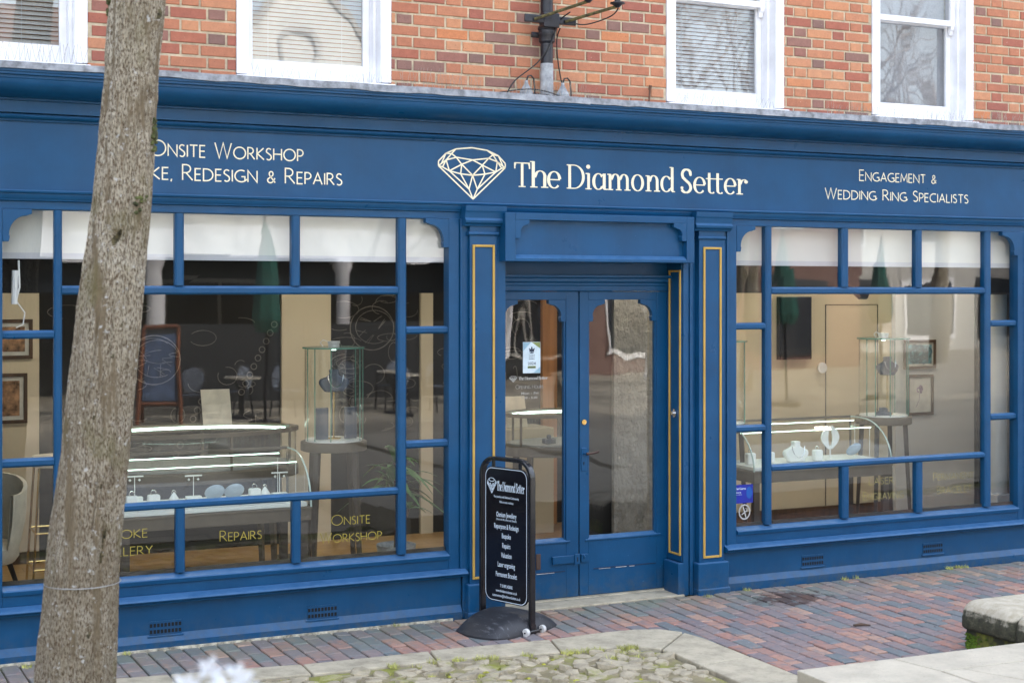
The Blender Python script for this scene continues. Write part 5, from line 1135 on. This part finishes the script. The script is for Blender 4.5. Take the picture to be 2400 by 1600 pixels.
# ================================================================== PAVEMENT SIGN
sg = tag(empty('pavement_sign', (3.925, -.405, .004), R(-69)), 'black pavement sign listing the shop services, standing left of the doors', 'pavement sign')
W = .222
m_ = MB(); pts = [(-W, 0, .03), (-W, 0, .98)] + [(-W + .11 - .11 * math.cos(i / 6 * math.pi / 2), 0, .98 + .11 * math.sin(i / 6 * math.pi / 2)) for i in range(1, 7)] + [(W - .11 + .11 * math.sin(i / 6 * math.pi / 2), 0, .98 + .11 * math.cos(i / 6 * math.pi / 2)) for i in range(0, 7)] + [(W, 0, .03)]
def flat_tube(mb, pts, w, d):   # rectangular section following the loop in x-z
    vs = []; fs = []; n = len(pts)
    for i, p in enumerate(pts):
        a_ = Vector(pts[max(i - 1, 0)]); b_ = Vector(pts[min(i + 1, n - 1)]); t = (b_ - a_).normalized(); nn = Vector((-t.z, 0, t.x)); P_ = Vector(p)
        for s1, s2 in ((-1, -1), (1, -1), (1, 1), (-1, 1)): vs.append(P_ + nn * s1 * w / 2 + Vector((0, s2 * d / 2, 0)))
    for i in range(n - 1):
        for k_ in range(4): fs.append((i * 4 + k_, i * 4 + (k_ + 1) % 4, (i + 1) * 4 + (k_ + 1) % 4, (i + 1) * 4 + k_))
    fs += [(0, 1, 2, 3), tuple(range(4 * n - 4, 4 * n))]; mb.add(vs, fs)
flat_tube(m_, pts, .026, .045); m_.build('frame', BLACKM, sg, smooth=True, bevel=.006)
def rrect(w, z0, z1, r, n=6):
    out = []
    for cx, cz, a0 in ((w - r, z1 - r, 0), (-w + r, z1 - r, 90), (-w + r, z0 + r, 180), (w - r, z0 + r, 270)):
        out += [(cx + r * math.cos(R(a0 + 90 * i / n)), cz + r * math.sin(R(a0 + 90 * i / n))) for i in range(n + 1)]
    return out
m_ = MB(); m_.prism(rrect(.192, .165, 1.035, .06), 'y', -.008, .006); pn_ = m_.build('sign_panel', PANELM, sg, bevel=.001)
m_ = MB(); o_ = rrect(.184, .173, 1.027, .055); ribbon(m_, o_ + [o_[0]], 0, 0, 1, 1, -.0095, .0042, .0042); m_.build('border_line', LETW, pn_)
for X in (-.12, .12): m_ = MB(); m_.box(X - .012, X + .012, -.004, .004, 1.035, 1.078); m_.build('hanger', BLACKM, pn_)
SY = -.0098
diamond('sign_emblem', -.128, .912, .080, .100, .0036, SY, LETW, pn_, DE[:16] + DE[30:46] + DE[48:])
title('sign_title', -.082, .166, .884, .060, SY, LETW, pn_, .15)
def sline(s_, w, z, h_, serif=True):
    return text_mesh('sign_lettering', s_, -w / 2 + .004, w / 2 + .004, z, h_, SY, LETW, pn_)
for s_, w, zz, hh in [('Fine Jewellery with Dedicated Craftsmanship', .222, .838, .015), ('With an onsite workshop', .125, .806, .015), ('Osmium Jewellery', .180, .716, .033), ('(First in the UK to work with Osmium)', .180, .694, .013), ('Repurpose & Redesign', .218, .640, .033), ('Bespoke', .080, .580, .033), ('Repairs', .072, .518, .033), ('Valuation', .094, .456, .033), ('Laser engraving', .154, .394, .033), ('Permanent Bracelet', .188, .330, .033), ('T: 01892 450042', .110, .262, .021), ('www.thediamondsetter.co.uk', .190, .230, .018), ('customercare@thediamondsetter.co.uk', .250, .198, .018)]: sline(s_, w, zz, hh)
# domed rubber base, long axis across the board
m_ = MB(); nx, ny = 18, 26; vs = []; a_, b_ = .235, .335
for i in range(nx + 1):
    for j in range(ny + 1):
        u, v = -1 + 2 * i / nx, -1 + 2 * j / ny
        # superellipse footprint
        du = u * math.sqrt(1 - v * v * .42); dv = v * math.sqrt(1 - u * u * .30)
        edge = max(abs(u), abs(v)); hh = .012 + .105 * (1 - abs(v) ** 2.2) ** .9 * (1 - abs(u) ** 7)
        if edge > .999: hh = .012
        vs.append((du * a_, dv * b_, hh))
fs = [(i * (ny + 1) + j, (i + 1) * (ny + 1) + j, (i + 1) * (ny + 1) + j + 1, i * (ny + 1) + j + 1) for i in range(nx) for j in range(ny)]
ring = [i * (ny + 1) for i in range(nx + 1)] + [nx * (ny + 1) + j for j in range(1, ny + 1)] + [i * (ny + 1) + ny for i in range(nx - 1, -1, -1)] + [j for j in range(ny - 1, 0, -1)]
off = len(vs); vs += [(vs[k_][0], vs[k_][1], 0) for k_ in ring]; n = len(ring)
fs += [(ring[k_], off + k_, off + (k_ + 1) % n, ring[(k_ + 1) % n]) for k_ in range(n)]
m_.add(vs, fs); m_.build('base', BASEM, sg, smooth=True)
for sy_ in (-.075, .075): m_ = MB(); m_.tube([(.243, sy_ - .012, .024), (.243, sy_ + .012, .024)], .026, 16); m_.build('wheel', simple('white_wheel', (.6, .6, .58), .5, bs=0) if 'white_wheel' not in bpy.data.materials else bpy.data.materials['white_wheel'], sg, bevel=.004)
m_ = MB(); m_.tube([(.243, -.09, .024), (.243, .09, .024)], .006, 8); m_.box(W - .014, W + .014, -.024, .024, .0, .06); m_.build('axle', BLACKM, sg)

# ================================================================== COPING WALL
cw = tag(empty('low_wall', (6.2, -2.05, 0)), 'low mossy stone wall with thick rounded coping at the lower right', 'low wall')
def coping(y0, y1, nm):
    prof_ = [(0.0, .13), (-.012, .15), (-.010, .215)] + [(-.004 + .10 * (1 - math.cos(i / 6 * math.pi / 2)), .225 + .08 * math.sin(i / 6 * math.pi / 2)) for i in range(7)] + [(.62, .305), (.66, .29), (.68, .25), (.68, .13)]
    m_ = MB(); ny = 10; P_ = []
    for j in range(ny + 1):
        y = y0 + (y1 - y0) * j / ny
        e = min(j, ny - j); sh_ = .022 if e == 0 else 0
        P_ += [(p[0] + (sh_ if p[0] < .3 else -sh_), y, p[1] - (sh_ * .6 if p[1] > .2 else 0)) for p in prof_]
    n = len(prof_); fs = [(j * n + k_, j * n + (k_ + 1) % n, (j + 1) * n + (k_ + 1) % n, (j + 1) * n + k_) for j in range(ny) for k_ in range(n)] + [tuple(range(n)), tuple(range(ny * n, ny * n + n))]
    m_.add(P_, fs); return m_.build('coping_stone', COPS, cw, smooth=True, bevel=.03, seg=4)
coping(0, -.445, ''); coping(-.455, -.66, '')
m_ = MB(); m_.box(.03, .64, -.655, -.02, -.02, .128); wb = m_.build('wall_base', stone_mat('mossy_base_stone', (.04, .042, .025), .35, 10), cw, bevel=.01)
m_ = MB(); rr = random.Random(2)
for _ in range(110): m_.lathe([(.011, 0), (.008, .006), (0, .009)], (.028, -.025 - abs(rr.gauss(0, .06)), rr.uniform(.01, .10)), 6)
m_.build('moss', MOSSM, cw)

# ================================================================== FOREGROUND TREE
tr = tag(empty('street_tree', (1.0, -1.87, 0)), 'leaning grey-brown street tree trunk crossing the left shop window', 'tree')
ax = [(-.2, .985, -1.86, .205), (.0, .992, -1.862, .20), (.34, 1.019, -1.872, .181), (.84, 1.05, -1.887, .167), (1.54, 1.115, -1.917, .156), (2.1, 1.165, -1.94, .146), (2.64, 1.217, -1.965, .136), (2.86, 1.234, -1.973, .131), (3.2, 1.260, -1.984, .124), (3.54, 1.284, -1.996, .131), (3.9, 1.31, -2.01, .135), (4.6, 1.36, -2.04, .12), (5.2, 1.40, -2.05, .10)]
def trunk_pt(z):
    for a_, b_ in zip(ax, ax[1:]):
        if a_[0] <= z <= b_[0]:
            t = (z - a_[0]) / (b_[0] - a_[0]); t = t * t * (3 - 2 * t) * .35 + t * .65
            return [a_[k_] + (b_[k_] - a_[k_]) * t for k_ in (1, 2, 3)]
    return ax[-1][1:]
m_ = MB(); nz, na = 560, 200; vs = []
for i in range(nz + 1):
    z = -.1 + 5.25 * i / nz; X, Y, r_ = trunk_pt(z)
    for k_ in range(na):
        a_ = 2 * math.pi * k_ / na; ca, sa = math.cos(a_), math.sin(a_)
        nn = noise.noise(Vector((ca * 9, sa * 9, z * 1.6))) * .006 + noise.noise(Vector((ca * 2.1, sa * 2.1, z * 1.3))) * .010 + noise.noise(Vector((ca * 20, sa * 20, z * 9))) * .0035 - abs(noise.noise(Vector((ca * 13, sa * 13, z * 2.6 + 5)))) * .011 + noise.noise(Vector((ca * 34, sa * 34, z * 26))) * .0022
        # scars and pits: (height, angle towards camera, depth, half-height, half-width)
        for zs, as_, dp, hz, wa in ((2.42, -1.75, -.022, .03, .20), (2.47, -1.75, .010, .02, .3), (3.45, -1.0, .02, .05, .3), (3.15, -1.05, .008, .03, .3), (1.9, -1.6, -.01, .018, .08), (1.62, -1.95, -.012, .012, .06), (1.27, -1.5, -.008, .02, .1), (.95, -1.3, -.014, .05, .07), (1.06, -1.28, -.014, .05, .06), (.62, -1.5, -.012, .015, .07), (2.63, -1.02, .012, .03, .2), (2.85, -1.05, .010, .04, .2), (1.86, -2.4, .010, .1, .4)):
            da = (a_ - (as_ % (2 * math.pi)) + math.pi) % (2 * math.pi) - math.pi
            q = ((z - zs) / hz) ** 2 + (da / wa) ** 2
            if q < 4: nn += dp * math.exp(-q)
        vs.append((X - 1.0 + (r_ + nn) * ca, Y + 1.87 + (r_ + nn) * sa, z))
tf = []; td = []
for i in range(nz):
    z = -.1 + 5.25 * (i + .5) / nz
    for k_ in range(na):
        a_ = 2 * math.pi * (k_ + .5) / na; dk = 0
        for zs, as_, hz, wa in ((2.42, -1.75, .030, .22), (1.88, -1.52, .014, .06), (1.60, -1.86, .010, .05), (1.28, -1.46, .014, .05), (.96, -1.22, .045, .045), (1.05, -1.2, .03, .04), (.60, -1.47, .012, .07), (2.02, -1.32, .016, .04), (3.46, -.98, .03, .10), (2.0, -2.3, .01, .05)):
            da = (a_ - (as_ % (2 * math.pi)) + math.pi) % (2 * math.pi) - math.pi
            if ((z - zs - da * .16 * hz / .03) / hz) ** 2 + (da / wa) ** 2 + .9 * noise.noise(Vector((a_ * 9, z * 30, 1))) < .8: dk = 1
        (td if dk else tf).append((i * na + k_, i * na + (k_ + 1) % na, (i + 1) * na + (k_ + 1) % na, (i + 1) * na + k_))
m_.add(vs, tf); m_.f += td; m_.a += [0] * len(td); m_.mi += [1] * len(td)
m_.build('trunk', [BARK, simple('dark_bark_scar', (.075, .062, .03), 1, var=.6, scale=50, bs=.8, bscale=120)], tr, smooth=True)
m_ = MB(); rr = random.Random(8)
def branch(mb, p, d, L_, r_, depth, rng, lv=None):
    pts = [p]; q = p.copy(); dd = d.copy(); n = 5
    for i in range(n):
        dd = (dd + Vector((rng.uniform(-.16, .16), rng.uniform(-.16, .16), rng.uniform(-.06, .14)))).normalized(); q = q + dd * L_ / n; pts.append(q.copy())
    mb.tube(pts, [r_ * (1 - .55 * i / n) for i in range(n + 1)], 5 if depth < 2 else 7, False)
    if depth > 0:
        for i in range(rng.randint(3, 4)):
            k_ = rng.randint(2, n); s_ = Vector((rng.uniform(-1, 1), rng.uniform(-1, 1), rng.uniform(-.1, .8))).normalized()
            branch(mb, pts[k_], (dd * .8 + s_ * .8).normalized(), L_ * rng.uniform(.55, .75), r_ * .5, depth - 1, rng, lv)
    elif lv is not None:
        for i in range(3):
            c_ = pts[-1 - i]; 
            for _ in range(2):
                e = Vector((rng.uniform(-.1, .1), rng.uniform(-.1, .1), rng.uniform(-.1, .1))); f_ = Vector((rng.uniform(-.04, .04), rng.uniform(-.04, .04), rng.uniform(-.04, .04)))
                lv.add([c_ + e, c_ + e + f_, c_ + e + f_.cross(Vector((0, 0, 1))) * 1 + f_ * .5], [(0, 1, 2)])
lv = MB()
for i in range(6):
    a_ = i * 1.05 + .3; branch(m_, Vector((.39, -.18, 5.05)), Vector((math.cos(a_), math.sin(a_), 1.1)).normalized(), 2.0, .06, 3, rr, lv)
m_.build('limbs', BARK, tr, smooth=True); lv.build('young_leaves', simple('young_leaf', (.10, .13, .04), .7, bs=0), tr)
rr = random.Random(5)
for cx, cz, n_, s_ in ((1, 2.905, 46, .03), (2, 2.60, 14, .02), (3, 3.52, 20, .03)):
    X, Y, r_ = trunk_pt(cz); a_ = {1: R(-28), 2: R(-62), 3: R(172)}[cx]; m_ = MB()
    for _ in range(n_):
        aa = a_ + rr.gauss(0, .13); z = cz + rr.gauss(0, s_); rad = r_ + .002; m_.lathe([(0, -.010), (.011, -.003), (.009, .006), (0, .011)], (X - 1 + rad * math.cos(aa), Y + 1.87 + rad * math.sin(aa), z), 6)
    m_.build('moss', MOSSD, tr)
m_ = MB(); X, Y, r_ = trunk_pt(.815); m_.tube([(X - 1 + (r_ + .006) * math.cos(t), Y + 1.87 + (r_ + .006) * math.sin(t), .815 + .0 * t) for t in [i * 2 * math.pi / 40 for i in range(41)]], .0022, 6, False); m_.build('binding_wire', simple('dull_wire', (.35, .35, .34), .5, .5, bs=0), tr)
# white blossom close to the camera
fl_ = tag(empty('white_blossom', (.614, -6.317, 1.468)), 'out of focus white blossom close to the camera at the bottom edge', 'flower')
m_ = MB(); rr = random.Random(6)
for cx, cy, cz, s_ in ((-.05, 0, 0, .028), (.0, .02, .022, .026), (.045, 0, .006, .03), (.065, .01, -.012, .022), (.01, -.01, -.02, .035), (-.02, .0, -.025, .03)):
    for k_ in range(5):
        a_ = k_ * 1.257 + rr.uniform(-.3, .3); d = Vector((math.cos(a_), rr.uniform(-.4, .4), math.sin(a_))); c = Vector((cx, cy, cz)); p = c + d * s_ * .55
        t = Vector((-d.z, 0, d.x)) * s_ * .30
        m_.add([c, p + t, c + d * s_ + t * .3, c + d * s_ - t * .3, p - t], [(0, 1, 2, 3, 4)])
m_.build('petals', simple('white_petal', (.62, .66, .72), .6, bs=0), fl_)
m_ = MB(); m_.tube([(0, 0, -.01), (.01, .01, -.2), (-.02, .05, -1.45)], .004, 6); m_.build('stalk', simple('green_stalk', (.1, .16, .05), .7, bs=0), fl_)
# small litter on the paving
rr = random.Random(12); m_ = MB()
for _ in range(46):
    x, y = rr.uniform(4.9, 9.2), rr.uniform(-2.4, -.1); a_ = rr.uniform(0, 3.1); l = rr.uniform(.005, .014); w_ = rr.uniform(.003, .007)
    m_.add([(x - l * math.cos(a_), y - l * math.sin(a_), .012), (x + w_ * math.sin(a_), y - w_ * math.cos(a_), .016), (x + l * math.cos(a_), y + l * math.sin(a_), .013), (x - w_ * math.sin(a_), y + w_ * math.cos(a_), .015)], [(0, 1, 2, 3)])
stuff(m_.build('leaf_litter', simple('dry_leaf', (.07, .05, .03), .9, var=.9, scale=3, bs=0)))
b = MB(); b.tube([(5.98, -1.31, .015), (6.03, -1.33, .02), (6.08, -1.36, .016)], [.006, .010, .004], 6); tag(b.build('twig', BROWN), 'short dark twig lying on the paving at the right', 'twig')

# ================================================================== ACROSS THE SQUARE (seen mirrored in the shop glass)
PALE = simple('pale_render_wall', (.48, .47, .44), .85, var=.08, scale=1.2, bs=.1)
DSH = simple('dark_shop_paint', (.02, .025, .03), .5, bs=0)
DGL = simple('dark_opposite_glass', (.03, .035, .045), .1, bs=0)
ROOF = simple('brown_tile_roof', (.10, .055, .04), .9, var=.3, scale=4, bs=.2)
op = tag(empty('colonnade_building', (8, -21, 0)), 'white gabled building with colonnade and dark shopfronts across the square', 'building')
m_ = MB(); m_.box(-26, 8.5, -5, .22, 3.2, 6.6, mi=0); m_.build('upper_wall', PALE, op)
m_ = MB(); m_.box(-26, 8.5, -4, -3, 0, 3.2); m_.box(-26, 8.5, -3, 0, 3.0, 3.2); m_.build('dark_shopfront', DSH, op)
m_ = MB(); m_.box(-26, 8.6, .0, .25, 2.85, 3.45); m_.build('colonnade_beam', WHITEP, op)
for i in range(-6, 3):
    m_ = MB(); X = 1.9 + 4 * i - .0; m_.lathe([(.24, 0), (.24, .15), (.17, .2), (.155, 2.6), (.2, 2.7), (.22, 2.85)], (X, .1, 0), 16); m_.build('column', WHITEP, op, smooth=True)
for i in range(-5, 2):
    X = 4 * i + 3.9
    f = MB(); f.box(X - .6, X + .6, .22, .30, 4.1, 5.9); wf = f.build('window', WHITEP, op); f = MB(); f.box(X - .5, X + .5, .30, .32, 4.2, 5.8); f.build('pane', DGL, wf)
m_ = MB(); m_.prism([(-5.2, 6.6), (.5, 6.6), (-2.4, 8.3)], 'x', -26.2, 8.7); m_.build('roof', ROOF, op)
m_ = MB(); m_.prism([(-1.6, 6.4), (3.6, 6.4), (1.0, 9.3)], 'y', -.5, .40); gbl = m_.build('gable', PALE, op)
m_ = MB(); ribbon(m_, [(-1.5, 6.5), (1.0, 9.1), (3.5, 6.5)], 0, 0, 1, 1, .47, .16, .16); ribbon(m_, arc(1.0, 7.3, .5, .5, 0, 360, 28), 0, 0, 1, 1, .48, .13, .13); m_.build('gable_tracery', simple('grey_tracery', (.30, .29, .275), .8, bs=0), gbl)
for i in range(-5, 2):
    f = MB(); X = 4 * i + 3.9; f.box(X - 1.3, X + 1.3, -2.98, -2.9, .5, 2.4); wf = f.build('shop_window', PALE if i % 2 else DSH, op); f = MB(); f.box(X - 1.2, X - .05, -2.9, -2.88, .6, 2.3); f.box(X + .05, X + 1.2, -2.9, -2.88, .6, 2.3); f.build('pane', DGL, wf)
def house(name, x0, x1, y, h, wallm, lab, yd=8):
    r = tag(empty(name, ((x0 + x1) / 2, y, 0)), lab, 'building'); w = (x1 - x0) / 2
    m_ = MB(); m_.box(-w, w, -yd, 0, 0, h); m_.build('wall', wallm, r)
    m_ = MB(); m_.prism([(-yd - .4, h), (.4, h), (-yd / 2, h + 2.6)], 'x', -w - .2, w + .2); m_.build('roof', ROOF, r)
    n = int(w * 2 / 3.2)
    for i in range(n):
        X = -w + (i + .5) * 2 * w / n
        for zf in (3.9, 6.6):
            if zf + 1.6 > h: continue
            f = MB(); f.box(X - .55, X + .55, 0, .06, zf, zf + 1.6); wf = f.build('window', WHITEP, r); f = MB(); f.box(X - .46, X + .46, .06, .08, zf + .08, zf + 1.5); f.build('pane', DGL, wf)
        f = MB(); f.box(X - 1.2, X + 1.2, 0, .06, .4, 2.6); wf = f.build('shop_window', DSH if i % 2 else WHITEP, r); f = MB(); f.box(X - 1.05, X + 1.05, .06, .08, .6, 2.4); f.build('pane', DGL, wf)
    return r
house('brick_house', 17.5, 27, -25, 5.6, BRICK, 'red brick house beside the colonnade across the square')
house('white_house', 27.5, 42, -33, 5.8, PALE, 'pale rendered house at the far corner of the square')
house('grey_house', 42.5, 66, -27, 6.2, simple('grey_render', (.34, .33, .31), .8), 'long grey house at the end of the square')
house('terraced_house', -40, -18.5, -22, 6.6, BRICK, 'brick house at the left end of the colonnade')
def bare_tree(x, y, h, r_, seed, lab):
    rng = random.Random(seed); t = tag(empty('bare_tree', (x, y, 0)), lab, 'tree', 'bare trees on the square')
    a = MB(); a.tube([(0, 0, -.1), (.05, 0, h * .5), (.1, .05, h)], [r_ * 1.2, r_, r_ * .8], 12, False); a.build('trunk', BARK, t, smooth=True)
    c = MB(); l = MB()
    for i in range(8): 
        an = i * .8; branch(c, Vector((.08, .03, h * (.75 + .03 * i))), Vector((math.cos(an), math.sin(an), .8)).normalized(), 3.2, r_ * .45, 3, rng, l)
    c.build('crown', simple('bare_branch', (.12, .085, .06), .9, bs=0) if 'bare_branch' not in bpy.data.materials else bpy.data.materials['bare_branch'], t, smooth=True)
    l.build('young_leaves', bpy.data.materials['young_leaf'], t)
bare_tree(30.9, -26, 6.0, .24, 21, 'tall bare tree far along the square'); bare_tree(18.3, -18, 5.2, .16, 22, 'bare tree in front of the brick house'); bare_tree(12.4, -15, 4.8, .12, 23, 'slim bare tree near the green parasols')
def parasol(x, y, lab):
    r = tag(empty('closed_parasol', (x, y, 0)), lab, 'parasol', 'closed green parasols on the square')
    m_ = MB(); m_.lathe([(.16, 1.55), (.24, 1.75), (.20, 2.2), (.12, 2.8), (.02, 3.25)], (0, 0, 0), 8); m_.build('canopy', simple('dark_green_canvas', (.012, .10, .075), .8, bs=0) if 'dark_green_canvas' not in bpy.data.materials else bpy.data.materials['dark_green_canvas'], r)
    m_ = MB(); m_.tube([(0, 0, 0), (0, 0, 3.35)], .03, 8); m_.lathe([(.3, 0), (.3, .08), (.05, .12)], (0, 0, 0), 14); m_.build('pole', IRON, r)
parasol(6.35, -14, 'closed green parasol at the left end of the café'); parasol(16.5, -14, 'closed green parasol in front of the brick house'); parasol(19.2, -14.5, 'closed green parasol right of the brick house door')
WIN = simple('dark_windbreak_canvas', (.012, .016, .022), .7, bs=0)
for x0, x1, l in ((4.4, 8.0, 'left'), (8.1, 11.8, 'right')):
    r = tag(empty('windbreak', ((x0 + x1) / 2, -17.4, 0)), 'dark canvas windbreak behind the café chairs, %s panel' % l, 'windbreak', 'canvas windbreaks'); w = (x1 - x0) / 2
    m_ = MB(); m_.box(-w + .05, w - .05, -.01, .01, .15, 1.62); m_.build('canvas', WIN, r); 
    for s_ in (-w, w): m_ = MB(); m_.tube([(s_, 0, 0), (s_, 0, 1.7)], .025, 8); m_.build('post', IRON, r)
WOVEN = simple('woven_blue_cane', (.16, .19, .24), .7, var=.8, scale=60, bs=0)
def cafe_chair():
    r = empty('cafe_chair'); m_ = MB(); m_.lathe([(0, .44), (.21, .44), (.22, .46), (0, .475)], (0, 0, 0), 16); m_.build('seat', WOVEN, r)
    m_ = MB(); m_.prism([(.19 * math.cos(t), .70 + .22 * math.sin(t)) for t in [i * 6.283 / 18 for i in range(18)]], 'y', -.215, -.20); m_.build('backrest', WOVEN, r)
    m_ = MB(); m_.tube([(.2 * math.cos(t), -.208, .70 + .235 * math.sin(t)) for t in [i * 6.283 / 18 for i in range(19)]], .015, 6); m_.build('back_frame', IRON, r)
    for a_, b_ in ((-1, -1), (1, -1), (1, 1), (-1, 1)): m_ = MB(); m_.tube([(a_ * .17, b_ * .17, .45), (a_ * .21, b_ * .21, 0)], .016, 6); m_.build('leg', IRON, r)
    for a_ in (-1, 1): m_ = MB(); m_.tube([(a_ * .2, -.2, .68), (a_ * .25, -.02, .66), (a_ * .22, .14, .46)], .012, 6); m_.build('armrest', IRON, r)
    return r
c0 = cafe_chair()
spots = [(5.5, -15.9, .4, 'left of the first café table'), (6.4, -16.2, 2.8, 'behind the first café table'), (7.2, -15.7, -.9, 'right of the first café table'), (8.3, -16.0, .6, 'left of the second café table'), (9.3, -16.2, 3.0, 'behind the second café table'), (10.0, -15.7, -.6, 'right of the second café table')]
for i, (x, y, a_, l) in enumerate(spots):
    c = c0 if i == 0 else copy_tree(c0); c.location = (x, y, 0); c.rotation_euler = (0, 0, a_); tag(c, 'blue woven bistro chair ' + l, 'chair', 'bistro chairs outside the café')
def table():
    r = empty('cafe_table'); m_ = MB(); m_.lathe([(0, .72), (.34, .72), (.34, .75), (0, .755)], (0, 0, 0), 20); m_.build('table_top', simple('pale_table_top', (.5, .46, .38), .5, bs=0), r)
    m_ = MB(); m_.lathe([(.24, 0), (.2, .04), (.03, .06), (.03, .72)], (0, 0, 0), 12); m_.build('pedestal', IRON, r); return r
t0 = table(); t0.location = (6.35, -15.6, 0); tag(t0, 'round café table near the green parasol', 'table', 'café tables'); t1 = copy_tree(t0); t1.location = (9.2, -15.6, 0); tag(t1, 'round café table between the blue bistro chairs on the right', 'table', 'café tables')
ab = tag(empty('easel_sign', (4.95, -15.6, 0), .25), 'brown wooden easel sign with blue menu board outside the café', 'sign')
m_ = MB()
for s_ in (-1, 1): m_.tube([(s_ * .26, .0, 1.62), (s_ * .34, .28, 0)], .035, 4); m_.tube([(s_ * .26, -.02, 1.62), (s_ * .30, -.35, 0)], .03, 4)
m_.tube([(-.26, 0, 1.62), (.26, 0, 1.62)], .035, 4); m_.tube([(-.31, .16, .35), (.31, .16, .35)], .03, 4); m_.build('easel_frame', simple('red_brown_wood', (.22, .08, .04), .5, bs=0), ab)
m_ = MB(); m_.add([(-.27, .10, .4), (.27, .10, .4), (.23, .0, 1.5), (-.23, .0, 1.5), (-.27, .13, .4), (.27, .13, .4), (.23, .03, 1.5), (-.23, .03, 1.5)], [(0, 1, 2, 3), (7, 6, 5, 4), (0, 4, 5, 1), (2, 6, 7, 3)]); m_.build('menu_board', simple('blue_menu_board', (.10, .15, .26), .6, var=.4, scale=6, bs=0), ab)
